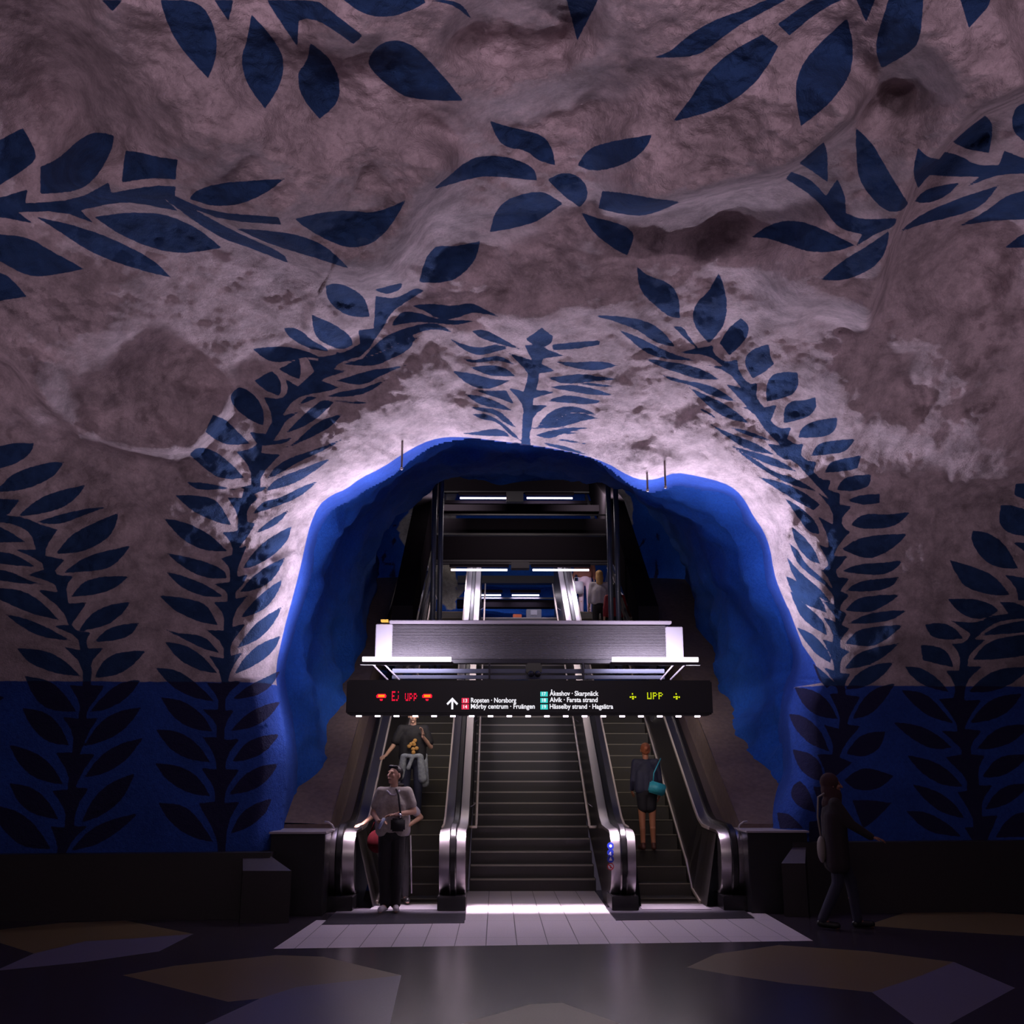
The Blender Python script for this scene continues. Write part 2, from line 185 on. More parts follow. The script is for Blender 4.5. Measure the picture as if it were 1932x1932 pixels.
'1440,840,3.927': """650 590 700 530 780 505 900 515 1090 495 1010 580 900 620 720 620|580 770 680 700 820 665 1070 655 970 760 830 835 740 840|580 935 700 880 850 875 1040 850 980 920 880 965 720 955|610 1080 700 1010 860 990 1005 975 960 1050 820 1085|605 1225 690 1130 840 1110 1020 1105 900 1190 780 1245|630 1320 740 1260 900 1225 1060 1225 970 1290 880 1310 740 1325|605 1470 690 1370 840 1340 1040 1330 930 1430 800 1500|600 1660 680 1550 820 1500 1010 1465 900 1570 760 1640|610 1810 690 1690 830 1620 970 1605 880 1720 740 1800|190 720 260 780 310 880 470 1010 500 1060 400 1000 250 880|175 830 280 950 420 1060 505 1170 380 1110 230 1000|170 970 300 1030 430 1130 470 1240 300 1180 200 1080|200 1080 320 1190 450 1300 475 1410 360 1350 260 1250|250 1350 380 1400 500 1550 500 1615 400 1560 300 1440|370 1620 450 1680 530 1760 470 1800 410 1740|520 420 590 500 580 600 640 640 560 740 520 820 610 825 535 920 550 980 640 985 570 1080 640 1110 575 1180 570 1220 620 1250 580 1330 640 1360 570 1440 570 1500 640 1530 570 1590 570 1690 650 1690 600 1770 600 1932 560 1932 550 1780 440 1640 525 1670 520 1600 440 1440 515 1460 520 1390 440 1270 535 1310 530 1260 440 1150 525 1180 520 1100 400 990 515 1060 470 960 400 910 480 935 480 860 420 740 485 760 480 680 410 530 515 590|1870 285 1990 280 1990 420 1860 370|1760 445 1830 440 1990 490 1990 680 1820 660 1740 580|1535 700 1550 630 1680 650 1800 740 1890 915 1760 915 1620 850|1380 850 1560 900 1720 970 1830 1110 1700 1115 1500 1060 1430 960|1370 1140 1550 1135 1680 1170 1750 1225 1640 1290 1520 1280 1430 1220|1200 1330 1310 1310 1420 1350 1480 1430 1360 1445 1240 1420|1165 1480 1310 1490 1380 1550 1410 1645 1280 1620 1180 1590|1050 1640 1150 1640 1280 1710 1380 1830 1200 1790 1090 1710|1620 1410 1740 1330 1990 1290 1990 1380 1780 1400|1550 1590 1640 1470 1780 1420 1990 1400 1990 1550 1720 1590|1520 1830 1620 1720 1760 1650 1990 1640 1860 1760 1700 1830|1850 720 1990 725 1990 830|1790 960 1990 990 1990 1150 1890 1150 1880 1060|1750 1160 1890 1165 1990 1240 1990 1280 1720 1300 1560 1440 1650 1440 1520 1550 1515 1640 1620 1640 1500 1750 1480 1932 1430 1932 1420 1760 1350 1670 1450 1670 1465 1560 1395 1470 1490 1470 1540 1400 1390 1300 1580 1320 1700 1260 1820 1250""",
'1440,1240,3.927': """560 150 600 170 610 280 720 290 640 430 620 500 720 510 610 640 560 740 660 780 540 880 470 930 500 1000 400 1400 340 1400 340 1220 410 1210 420 1100 370 960 450 960 470 860 400 720 510 720 520 640 450 500 560 530 570 430 490 270 570 270 560 220 440 200 540 190|230 220 380 240 490 330 555 460 400 440 290 350|190 420 300 430 430 540 490 700 350 650 230 530|215 680 350 710 430 790 450 925 330 890 250 800|215 950 270 915 340 980 390 1150 280 1120 200 1040|100 1150 200 1160 300 1270 120 1270|660 460 720 330 820 230 980 190 900 320 790 430|615 715 690 600 780 555 905 550 870 680 740 745|600 910 700 830 800 820 970 880 860 980 680 990|660 1060 780 1055 950 1080 840 1200 740 1270|1450 150 1500 150 1490 320 1620 315 1530 440 1490 530 1620 545 1540 640 1540 720 1640 730 1590 830 1600 950 1700 950 1620 1060 1620 1180 1740 1170 1650 1380 1560 1380 1490 1260 1560 1260 1550 1180 1440 1000 1510 990 1510 900 1350 740 1470 720 1470 680 1320 545 1440 550 1430 480 1300 310 1410 300|1020 240 1200 260 1310 370 1410 490 1240 450 1110 350|960 480 1150 500 1290 570 1400 670 1270 690 1100 610|1060 725 1250 760 1390 850 1480 960 1320 950 1170 860|1100 940 1270 980 1420 1080 1490 1195 1330 1160 1200 1060|1060 1140 1200 1140 1370 1230 1470 1330 1270 1310 1150 1240|1530 490 1620 360 1760 280 1920 270 1830 400 1690 470|1580 680 1680 560 1800 500 1990 500 1870 620 1720 680|1620 890 1700 770 1800 720 1980 720 1880 820 1760 890|1640 1130 1720 1000 1820 940 1990 935 1860 1060 1760 1110|1720 1335 1790 1220 1880 1150 1990 1150 1990 1330""",
'1232,0,2.76': """0 300 90 270 200 170 350 90 480 50 600 -10 710 -10 600 50 450 130 330 220 220 300|650 125 780 30 850 -10 1000 -10 860 60 710 185|1050 -20 1060 0 1110 120 1155 0 1165 -20|100 635 200 510 270 390 400 270 570 180 655 240 600 340 520 450 350 570|1010 95 1040 200 1040 340 1000 440 900 560 770 655 740 500 750 390 820 270|1240 -40 1160 200 1165 290 1190 355 1330 280 1395 210 1410 -40|1590 -40 1600 0 1645 145 1755 30 1760 -40|1055 665 1140 740 1230 900 1330 1060 1290 1105 1200 1100 1080 960 1060 850|850 770 890 740 910 800 910 950 830 890 760 850|690 930 720 895 820 930 900 1020 960 935 1000 1010 1005 1110 1090 1145 1270 1135 1260 1180 1150 1220 1050 1290 1090 1220 960 1190 890 1080 800 1000|510 1235 620 1160 740 1145 860 1180 1050 1275 960 1310 820 1315 700 1275 600 1240|875 1455 980 1360 1120 1280 1230 1200 1220 1290 1170 1380 1060 1440 960 1465|1380 770 1430 820 1500 830 1450 900 1380 980 1350 900|1560 740 1650 660 1730 600 1775 650 1750 795 1640 780|1900 540 2000 530 2000 780 1880 700 1865 620|1520 790 1600 810 1680 860 1800 860 1830 785 2000 850 2000 905 1800 905 1640 970 1700 920 1560 920 1430 910|1360 1050 1420 980 1600 950 1520 1030 1420 1060|1280 1210 1400 1110 1600 1030 1800 965 1720 1070 1600 1120 1420 1160|1585 1180 1720 1110 1850 1010 2000 980 2000 1140 1750 1150|1830 1290 1932 1210 2000 1200 2000 1290"""}
def chaikin(P, closed=True, n=2, keep=55):
    P = [tuple(p) for p in P]
    for _ in range(n):
        Q = []; N = len(P)
        for i in range(N):
            if not closed and i in (0, N-1): Q.append(P[i]); continue
            a, b, c = P[i-1], P[i], P[(i+1) % N]
            u = math.atan2(b[1]-a[1], b[0]-a[0]); w = math.atan2(c[1]-b[1], c[0]-b[0])
            d = abs((w-u+math.pi) % (2*math.pi)-math.pi)
            if math.degrees(d) > keep: Q.append(b)
            else: Q += [(b[0]*.75+a[0]*.25, b[1]*.75+a[1]*.25), (b[0]*.75+c[0]*.25, b[1]*.75+c[1]*.25)]
        P = Q
    return np.array(P, float)
POLYS = []
for k, s in LEAVES.items():
    ox, oy, sc = map(float, k.split(','))
    for q in s.split('|'):
        a = np.array(list(map(float, q.split()))).reshape(-1, 2)/sc+np.array([ox, oy])
        POLYS.append(chaikin(a, n=2 if len(a) < 30 else 1, keep=62))
def seg_dist(px, py, A, B):
    d = B-A; t = np.clip(((px-A[0])*d[0]+(py-A[1])*d[1])/(d@d+1e-9), 0, 1)
    return np.hypot(px-A[0]-t*d[0], py-A[1]-t*d[1])
def poly_sd(px, py, P):                         # >0 inside
    ins = np.zeros(px.shape, bool); dm = np.full(px.shape, 1e9)
    for i in range(len(P)):
        A, B = P[i], P[(i+1) % len(P)]
        dm = np.minimum(dm, seg_dist(px, py, A, B))
        c = (A[1] > py) != (B[1] > py)
        with np.errstate(divide='ignore', invalid='ignore'):
            ins ^= c & (px < (B[0]-A[0])*(py-A[1])/(B[1]-A[1]+1e-12)+A[0])
    return np.where(ins, dm, -dm)
def paint_sd(px, py, polys, m=10.):
    px = np.nan_to_num(px, nan=-9e3); py = np.nan_to_num(py, nan=-9e3)
    out = np.full(px.shape, -m)
    for P in polys:
        b = (px > P[:, 0].min()-m) & (px < P[:, 0].max()+m) & (py > P[:, 1].min()-m) & (py < P[:, 1].max()+m)
        if b.any(): out[b] = np.maximum(out[b], poly_sd(px[b], py[b], P))
    return np.clip(out, -m, m)
# ------------------------------------------------------------------ the rock cavern
RIM = chaikin([(524, 1950), (524, 1640), (531, 1559), (540, 1486), (543, 1425), (536, 1370), (524, 1310), (519, 1264), (536, 1186), (550, 1135), (566, 1074), (577, 1023), (585, 990), (601, 953), (625, 934), (653, 923), (680, 902), (720, 883), (759, 857), (796, 836), (828, 826), (857, 824), (894, 826), (941, 832), (988, 838), (1038, 845), (1093, 856), (1147, 874), (1176, 892), (1202, 904), (1224, 906), (1249, 901), (1274, 891), (1317, 898), (1364, 910), (1389, 924), (1407, 946), (1422, 975), (1440, 1000), (1453, 1033), (1460, 1079), (1470, 1110), (1488, 1150), (1500, 1190), (1511, 1225), (1512, 1255), (1501, 1291), (1488, 1324), (1488, 1362), (1493, 1408), (1494, 1469), (1470, 1510), (1457, 1550), (1455, 1640), (1455, 1950)], closed=False, n=1, keep=180)
BLUEPOLY = [np.array([(1488, 1148), (1514, 1217), (1537, 1250), (1552, 1288), (1480, 1300), (1440, 1100)], float)]
PROF = [(13.75, -1), (13.75, 0), (13.75, 3), (13.45, 4.3), (12.7, 5.5), (11.3, 6.6), (9.3, 7.35), (6.8, 7.8), (4, 7.9), (1.5, 7.7), (-1, 7.4)]
pr = np.array(PROF, float); tt = np.linspace(0, len(pr)-1, 400)
ii = np.clip(tt.astype(int), 0, len(pr)-2); fr = tt-ii
def cr(a, b, c, d, t): return .5*((2*b)+(-a+c)*t+(2*a-5*b+4*c-d)*t*t+(-a+3*b-3*c+d)*t**3)
prs = np.stack([cr(pr[np.maximum(ii-1, 0), k], pr[ii, k], pr[ii+1, k], pr[np.minimum(ii+2, len(pr)-1), k], fr) for k in (0, 1)], 1)
PEL = np.arctan2(prs[:, 1]-1.74, prs[:, 0]); PRO = np.hypot(prs[:, 1]-1.74, prs[:, 0])
o_ = np.argsort(PEL); PEL, PRO = PEL[o_], PRO[o_]

def ridge(px, py, line, A, wn, wf, ends=90, side=1):
    """a fold of the rock along a line: raised A metres on one side, dropping within wn, dying out over wf"""
    tot = sum(math.dist(line[i], line[i+1]) for i in range(len(line)-1)); cum = 0; DD = []; HH = []
    best = np.full(px.shape, 1e9); sg = np.zeros(px.shape)
    for i in range(len(line)-1):
        A0 = np.array(line[i], float); B0 = np.array(line[i+1], float); d = B0-A0; L = math.hypot(*d)
        t = np.clip(((px-A0[0])*d[0]+(py-A0[1])*d[1])/(L*L), 0, 1); dd = np.hypot(px-A0[0]-t*d[0], py-A0[1]-t*d[1])
        c = d[0]*(py-A0[1])-d[1]*(px-A0[0]); m = dd < best-1e-6; best = np.where(m, dd, best); sg = np.where(m, np.sign(c), sg)
    for i in range(len(line)-1):
        A0 = np.array(line[i], float); B0 = np.array(line[i+1], float); d = B0-A0; L = math.hypot(*d)
        t = np.clip(((px-A0[0])*d[0]+(py-A0[1])*d[1])/(L*L), 0, 1)
        dd = np.hypot(px-A0[0]-t*d[0], py-A0[1]-t*d[1]); s = dd*sg*side
        tp = cum+t*L; cum += L
        fade = np.clip(tp/ends, 0, 1)*np.clip((tot-tp)/ends, 0, 1); fade = fade*fade*(3-2*fade)
        DD.append(dd); HH.append(A*np.exp(-np.maximum(s, 0)/wf)/(1+np.exp(np.clip(-s/wn*2.2, -30, 30)))*fade)
    DD = np.array(DD); HH = np.array(HH); w = np.exp(-(DD-DD.min(0))/(6+DD.min(0)*.18))
    return (HH*w).sum(0)/w.sum(0)
def bump(px, py, x, y, rx, ry, A, rot=0):
    c, s = math.cos(math.radians(rot)), math.sin(math.radians(rot))
    u = ((px-x)*c+(py-y)*s)/rx; v = (-(px-x)*s+(py-y)*c)/ry
    return A*np.exp(-(u*u+v*v))
RIDGES = [  # line, height, near, far, ends, side
    ([(1990, 150), (1915, 185), (1850, 215), (1800, 262), (1770, 300), (1735, 330), (1718, 370), (1700, 418), (1683, 470), (1668, 540), (1630, 640)], 1.0, 9, 190, 60, 1),
    ([(1660, 150), (1610, 225), (1560, 270), (1520, 305), (1468, 331), (1390, 352), (1330, 368), (1270, 385), (1200, 398), (1120, 400)], .75, 10, 210, 110, 1),
    ([(60, 330), (190, 372), (330, 388), (420, 420), (520, 470), (610, 512), (680, 524), (735, 508), (770, 455), (800, 400), (850, 330), (870, 250)], .8, 26, 170, 90, -1),
    ([(-60, 650), (20, 690), (90, 770), (150, 822), (240, 850), (320, 858), (370, 850), (415, 800), (450, 730)], .38, 9, 140, 70, -1),
    ([(1560, 840), (1640, 800), (1700, 830), (1760, 830), (1830, 730), (1900, 690), (2000, 660)], .35, 30, 90, 80, -1),
    ([(820, 60), (870, 110), (960, 130), (1060, 110), (1110, 60), (1130, -40)], -.45, 30, 160, 60, -1),
    ([(200, -60), (170, 60), (210, 150), (300, 240), (400, 300), (440, 345)], .45, 50, 150, 60, -1),
    ([(560, 640), (600, 560), (640, 600), (760, 640), (830, 600), (900, 640)], .16, 25, 60, 60, 1),
    ([(1160, 820), (1250, 800), (1340, 840), (1400, 900)], .12, 20, 70, 50, -1),
    ([(500, 900), (560, 860), (640, 800), (760, 720), (830, 640)], .14, 30, 80, 60, 1),
]
BUMPS = [(560, 330, 150, 110, .35, 20), (960, 250, 90, 70, -.25, 0), (1130, 200, 120, 80, -.3, -20), (1400, 430, 150, 60, -.45, -8), (1150, 560, 120, 70, .25, 0),
         (180, 640, 120, 90, .3, 0), (300, 700, 90, 90, -.2, 0), (60, 740, 60, 60, .25, 0), (1830, 500, 120, 150, -.5, 10), (1740, 640, 80, 80, .25, 0), (1860, 800, 100, 80, .35, -20),
         (1500, 560, 60, 110, .3, 20), (1600, 720, 70, 120, .25, 20), (250, 1000, 60, 50, -.12, 0), (1700, 1000, 80, 90, .15, 0), (1690, 1200, 70, 40, .1, 0), (700, 640, 120, 60, -.2, -30),
         (900, 470, 120, 60, -.25, -10), (640, 70, 90, 60, .2, 0), (1760, 90, 110, 70, .3, 20), (1700, 180, 70, 50, -.3, -30), (120, 200, 150, 150, -.5, 0), (1290, 800, 160, 60, -.1, 10), (820, 760, 90, 60, -.12, -20),
         (1490, 1500, 70, 130, .25, 0), (430, 1300, 120, 200, .05, 0), (1180, 900, 60, 50, .12, 0), (1010, 600, 60, 40, .25, 0)]
def fnoise(P, scale, octv=4, off=0.):
    out = np.empty(len(P)); s = scale
    for i, p in enumerate(P): out[i] = noise.fractal((p[0]*s+off, p[1]*s+off*.7, p[2]*s-off), 1.0, 2.0, octv)
    return out
def vault_points(px, py, detail=True):
    sh = px.shape; px = px.ravel(); py = py.ravel()
    d = FW[None]+RT[None]*((px-966)/F)[:, None]-UP[None]*((py-966)/F)[:, None]
    el = np.arctan2(d[:, 2], d[:, 1]); rho = np.interp(el, PEL, PRO)
    h = np.hypot(d[:, 1], d[:, 2]); t = rho/h
    X = d[:, 0]*t; w = np.clip(1-(el-.35)/.4, 0, 1); t = t*(1+.055*np.clip(X, -9, 9)/13.75*w)
    lim = 12.5/np.maximum(np.abs(d[:, 0]), 1e-6); k = 9.; t = (t**-k+lim**-k)**(-1/k)
    hb = np.zeros(len(px))
    for l, A, wn, wf, en, sd in RIDGES: hb += ridge(px, py, l, A*1.7, wn, wf, en, sd)
    for x, y, rx, ry, A, rot in BUMPS: hb += bump(px, py, x, y, rx, ry, A*1.8, rot)
    sd = -poly_sd(px, py, RIM)
    rr = np.where(py > 1280, 60, 105.)*1.0
    rnd = np.where(sd > 0, .62*np.clip((rr-sd)/rr, 0, 1)**2.3*np.where(py > 1290, .7, 1), .62+np.clip(-sd, 0, 60)*.05)
    P = CAM[None]+d*t[:, None]
    if detail:
        wall = np.clip((P[:, 2]-2.9)/1.2, .12, 1)
        hb += (.24*fnoise(P, .75, 3)+.10*fnoise(P, 2.3, 4, 5.)+.03*fnoise(P, 7, 3, 9.))*wall
    hb *= np.clip((P[:, 2]-2.2)/1.5, .15, 1)
    dn = np.linalg.norm(d, axis=1)
    t = t+(-hb/dn+rnd/dn)
    P = CAM[None]+d*t[:, None]
    return P.reshape(*sh, 3), sd.reshape(sh)

def rockmat(name, white, blue, leafw, leafb, zsplit, force_blue=False):
    m = bpy.data.materials.new(name); m.use_nodes = True; nt = m.node_tree; n = nt.nodes; L = nt.links
    b = n['Principled BSDF']; b.inputs['Roughness'].default_value = .78; b.inputs['Specular IOR Level'].default_value = .25
    geo = n.new('ShaderNodeNewGeometry')
    def N(sc, det=4, rough=.5):
        z = n.new('ShaderNodeTexNoise'); z.inputs['Scale'].default_value = sc; z.inputs['Detail'].default_value = det
        z.inputs['Roughness'].default_value = rough; L.new(geo.outputs['Position'], z.inputs['Vector']); return z.outputs['Fac']
    def M(op, a, bb=None, c=None):
        k = n.new('ShaderNodeMath'); k.operation = op
        for i, v in enumerate((a, bb, c)):
            if v is None: continue
            if isinstance(v, (int, float)): k.inputs[i].default_value = v
            else: L.new(v, k.inputs[i])
        return k.outputs[0]
    def MR(v, a, bb, c=0., d=1.):
        k = n.new('ShaderNodeMapRange'); L.new(v, k.inputs['Value'])
        for s, q in zip(('From Min', 'From Max', 'To Min', 'To Max'), (a, bb, c, d)): k.inputs[s].default_value = q
        return k.outputs['Result']
    def mix(f, a, bb, mode='MIX'):
        k = n.new('ShaderNodeMix'); k.data_type = 'RGBA'; k.blend_type = mode
        if isinstance(f, (int, float)): k.inputs[0].default_value = f
        else: L.new(f, k.inputs[0])
        for i, v in ((6, a), (7, bb)):
            if isinstance(v, tuple): k.inputs[i].default_value = (*v, 1)
            else: L.new(v, k.inputs[i])
        return k.outputs[2]
    at = n.new('ShaderNodeAttribute'); at.attribute_name = 'leaf'; wob = M('MULTIPLY', M('SUBTRACT', N(14, 2), .5), 3.0)
    lf = MR(M('ADD', at.outputs['Fac'], wob), -.6, .6)
    ab = n.new('ShaderNodeAttribute'); ab.attribute_name = 'bluezone'
    sx = n.new('ShaderNodeSeparateXYZ'); L.new(geo.outputs['Position'], sx.inputs[0])
    zb = MR(M('ADD', sx.outputs['Z'], M('MULTIPLY', M('SUBTRACT', N(6, 2), .5), .03)), zsplit-.006, zsplit+.006, 1, 0)
    bz = M('MAXIMUM', zb, MR(ab.outputs['Fac'], -.7, .7)) if not force_blue else MR(ab.outputs['Fac'], -.7, .7, 1, 0)
    var = MR(N(1.1, 5, .6), .3, .7, .72, 1.1)
    soot = MR(N(3.2, 6, .65), .36, .6, .62, 1.05)      # blotches of soot and damp on the lime wash
    bvar = MR(N(1.6, 4), .3, .7, .8, 1.15)
    wh = n.new('ShaderNodeVectorMath'); wh.operation = 'SCALE'; wh.inputs[0].default_value = white
    grain = MR(N(30, 5, .75), .3, .7, .82, 1.14); L.new(M('MULTIPLY', M('MULTIPLY', var, soot), grain), wh.inputs['Scale'])
    bl = n.new('ShaderNodeVectorMath'); bl.operation = 'SCALE'; bl.inputs[0].default_value = blue; L.new(M('MULTIPLY', bvar, MR(N(22, 5, .75), .3, .7, .75, 1.2)), bl.inputs['Scale'])
    lw = n.new('ShaderNodeVectorMath'); lw.operation = 'SCALE'; lw.inputs[0].default_value = leafw; L.new(MR(N(5, 4), .3, .7, .8, 1.25), lw.inputs['Scale'])
    c1 = mix(lf, wh.outputs[0], lw.outputs[0]); c2 = mix(lf, bl.outputs[0], leafb)
    L.new(mix(bz, c1, c2), b.inputs['Base Color'])
    ma = n.new('ShaderNodeMapping'); ma.inputs['Scale'].default_value = (1.0, 1.3, 1.0); ma.inputs['Rotation'].default_value = (.3, .5, .6)
    L.new(geo.outputs['Position'], ma.inputs[0])
    f1 = n.new('ShaderNodeTexNoise'); f1.inputs['Scale'].default_value = 13; f1.inputs['Detail'].default_value = 7; f1.inputs['Roughness'].default_value = .68; L.new(ma.outputs[0], f1.inputs['Vector'])
    hh = M('ADD', M('MULTIPLY', f1.outputs['Fac'], .55), M('MULTIPLY', N(55, 3, .7), .22))
    bp = n.new('ShaderNodeBump'); bp.inputs['Strength'].default_value = .8; bp.inputs['Distance'].default_value = .085
    L.new(hh, bp.inputs['Height']); L.new(bp.outputs['Normal'], b.inputs['Normal'])
    return m
WHITE = (.64, .52, .55); BLUE = (.026, .082, .40); LW = (.020, .056, .155); LB = (.018, .017, .065)
ROCK = rockmat('painted_rock', WHITE, BLUE, LW, LB, 2.85)

def axis(lo, hi, step, a, b, g=1.05):
    c = list(np.arange(a, b+step, step)); s = step
    while c[0] > lo: s *= g; c.insert(0, c[0]-s)
    s = step
    while c[-1] < hi: s *= g; c.append(c[-1]+s)
    return np.array(c)
gx = axis(-2900, 4800, 3.2, -8, 1942); gy = axis(-2600, 1790, 3.2, -8, 1640)
GX, GY = np.meshgrid(gx, gy)
P, RS = vault_points(GX, GY)
P[..., 2] = np.maximum(P[..., 2], -.02)
MORE = []
for q in POLYS:      # the mural carries on past the edges of the view, leaf for leaf
    cx, cy = q[:, 0].mean(), q[:, 1].mean()
    if cx > 1560: MORE.append(np.stack([3892-q[:, 0], q[:, 1]], 1))
    if cx < 300: MORE.append(np.stack([-30-q[:, 0], q[:, 1]], 1))
    if cy < 420: MORE.append(np.stack([q[:, 0], -24-q[:, 1]], 1))
POLYS += MORE
PAINT = paint_sd(GX.ravel(), GY.ravel(), POLYS).reshape(GX.shape)
BZ = np.maximum(np.clip(-RS, -10, 10), paint_sd(GX.ravel(), GY.ravel(), BLUEPOLY).reshape(GX.shape))
def grid_mesh(name, P, keep, attrs, m):
    H, Wd = P.shape[:2]; idx = np.arange(H*Wd).reshape(H, Wd)
    q = np.stack([idx[:-1, :-1], idx[1:, :-1], idx[1:, 1:], idx[:-1, 1:]], -1).reshape(-1, 4)[keep.ravel()]
    used = np.unique(q); mp = -np.ones(H*Wd, int); mp[used] = np.arange(len(used)); q = mp[q]
    me = bpy.data.meshes.new(name); me.vertices.add(len(used)); me.vertices.foreach_set('co', P.reshape(-1, 3)[used].ravel())
    me.loops.add(q.size); me.loops.foreach_set('vertex_index', q.ravel().astype(np.int32))
    me.polygons.add(len(q)); me.polygons.foreach_set('loop_start', np.arange(0, q.size, 4, dtype=np.int32)); me.polygons.foreach_set('loop_total', np.full(len(q), 4, np.int32))
    me.update(); me.validate()
    for k, v in attrs.items():
        a = me.attributes.new(k, 'FLOAT', 'POINT'); a.data.foreach_set('value', v.ravel()[used].astype(np.float32))
    return link(name, me, m, None, True)
rs4 = np.minimum(np.minimum(RS[:-1, :-1], RS[1:, 1:]), np.minimum(RS[1:, :-1], RS[:-1, 1:]))
LIP = np.where(GY < 930, np.interp(GX, [740, 890, 1120, 1230], [-26, -3, -3, -26]), -26)[:-1, :-1]; keep = rs4 > LIP
zc = P[:-1, :-1, 2]
o = grid_mesh('ceiling', P, keep & (zc >= 2.85), {'leaf': PAINT, 'bluezone': BZ}, ROCK); tag(o, kind='structure')
o = grid_mesh('wall_front', P, keep & (zc < 2.85), {'leaf': PAINT, 'bluezone': BZ}, ROCK); tag(o, kind='structure')

# ---- rock tunnel over the escalators
def resamp(line, n):
    L = np.array(line, float); s = np.r_[0, np.cumsum(np.hypot(*(L[1:]-L[:-1]).T))]; t = np.linspace(0, s[-1], n)
    return np.stack([np.interp(t, s, L[:, 0]), np.interp(t, s, L[:, 1])], 1)
NR = 240
rimL = RIM[(RIM[:, 1] < 1900)]
rl = resamp(rimL, NR)
cen = np.array([1000, 1300.])
nrm = np.gradient(rl, axis=0); nrm = np.stack([nrm[:, 1], -nrm[:, 0]], 1); nrm /= np.linalg.norm(nrm, axis=1)[:, None]
sgn = np.where(((rl-cen)*nrm).sum(1) > 0, 1, -1)[:, None]; nrm *= sgn
rings = []
vp, _ = vault_points(rl[:, 0]+nrm[:, 0]*2, rl[:, 1]+nrm[:, 1]*2, False)
for off, dy in ((14, .35), (12, .75)):
    q = rl+nrm*off; rings.append(np.array([pY(x, y, v[1]+dy) for (x, y), v in zip(q, vp)]))
RG = [
 (15.3, [(574, 1800), (574, 1480), (563, 1330), (558, 1256), (566, 1198), (571, 1160), (599, 1105), (618, 1046), (634, 983), (680, 922), (720, 893), (762, 862), (800, 815), (857, 790), (1000, 790), (1093, 810), (1150, 850), (1178, 900), (1224, 926), (1274, 943), (1324, 964), (1355, 989), (1380, 1023), (1398, 1058), (1406, 1080), (1420, 1110), (1444, 1138), (1478, 1168), (1492, 1200), (1499, 1260), (1484, 1330), (1484, 1420), (1484, 1470), (1484, 1800)]),
 (17.0, [(640, 1800), (638, 1360), (618, 1250), (606, 1180), (612, 1110), (630, 1060), (650, 1010), (690, 950), (740, 905), (800, 850), (860, 822), (1000, 822), (1093, 842), (1160, 880), (1224, 935), (1290, 975), (1340, 1030), (1372, 1100), (1395, 1180), (1410, 1260), (1400, 1330), (1370, 1360), (1370, 1420), (1370, 1800)]),
 (19.2, [(676, 1800), (675, 1250), (664, 1190), (672, 1110), (690, 1040), (720, 980), (770, 925), (830, 888), (960, 872), (1100, 882), (1170, 905), (1240, 955), (1290, 1010), (1320, 1080), (1340, 1170), (1345, 1230), (1332, 1300), (1332, 1800)]),
 (22.8, [(705, 1500), (704, 1180), (700, 1097), (703, 1040), (722, 990), (750, 950), (800, 922), (850, 902), (960, 892), (1130, 896), (1190, 925), (1240, 965), (1278, 1010), (1303, 1055), (1301, 1095), (1312, 1200), (1312, 1500)])]
for Y, l in RG:
    l = chaikin(l, closed=False, n=2, keep=180); rings.append(np.array([pY(x, y, Y) for x, y in resamp(l, NR)]))
rings.append(np.array([Vector(p)+Vector((0, .6, 0))+((Vector(p)-Vector((.6, p[1], p[2]))).normalized()*.9 if True else 0) for p in rings[-1]]))
rings = np.array(rings)
SUB = 9; T = []
nr = len(rings)
for i in range(nr-1):
    for k in range(SUB if i > 0 else 3):
        u = k/(SUB if i > 0 else 3)
        T.append(cr(rings[max(i-1, 0)], rings[i], rings[i+1], rings[min(i+2, nr-1)], u) if i > 1 else rings[i]*(1-u)+rings[i+1]*u)
T.append(rings[-1]); T = np.array(T)
c = T.mean(1, keepdims=True); dr = T-c; dr[..., 1] = 0; dr /= np.linalg.norm(dr, axis=-1, keepdims=True)+1e-9
amp = np.clip((np.arange(len(T))-3)/8, 0, 1)[:, None]
nz = (fnoise(T.reshape(-1, 3), .8, 3, 3.)*.22+fnoise(T.reshape(-1, 3), 2.6, 3, 8.)*.11).reshape(T.shape[:2])
T = T+dr*(nz*amp)[..., None]
kp = np.ones((T.shape[0]-1, T.shape[1]-1), bool)
z0 = np.full(T.shape[:2], -10.); tx, ty = proj(T.reshape(-1, 3)); gap = paint_sd(tx, ty, [np.array([(984, 886), (1000, 872), (1022, 870), (1050, 873), (1062, 887), (1024, 884)], float)], 10).reshape(T.shape[:2]); gap = z0
TUN = rockmat('blue_rock', WHITE, (.012, .085, .42), LW, LB, -90)
o = grid_mesh('wall_tunnel', T, kp, {'leaf': z0, 'bluezone': -gap}, TUN); tag(o, kind='structure')

# ---- upper cavern behind the tunnel
U = []
for i in range(60):
    ph = math.pi*.62*i/59+.0
    row = []
    for j in range(120):
        th = 2*math.pi*j/119
        row.append((0.6+7.4*math.sin(ph)*math.cos(th), 24.0+11*math.cos(ph), 8.2+5.2*math.sin(ph)*math.sin(th)))
    U.append(row)
U = np.array(U); nz = fnoise(U.reshape(-1, 3), .5, 3, 2.).reshape(U.shape[:2])*.5; dd = U-np.array([.6, 24, 8.2]); dd /= np.linalg.norm(dd, axis=-1, keepdims=True)
U = U+dd*nz[..., None]
FARPATCH = [np.array(q, float) for q in ([(752, 1015), (752, 985), (775, 960), (800, 945), (860, 920), (860, 1160), (835, 1140), (780, 1060), (765, 1030)], [(1135, 1000), (1140, 910), (1165, 905), (1192, 945), (1195, 990), (1180, 1010)], [(835, 1160), (880, 1082), (905, 1075), (880, 1110)], [(980, 890), (1000, 868), (1050, 868), (1062, 890)])]
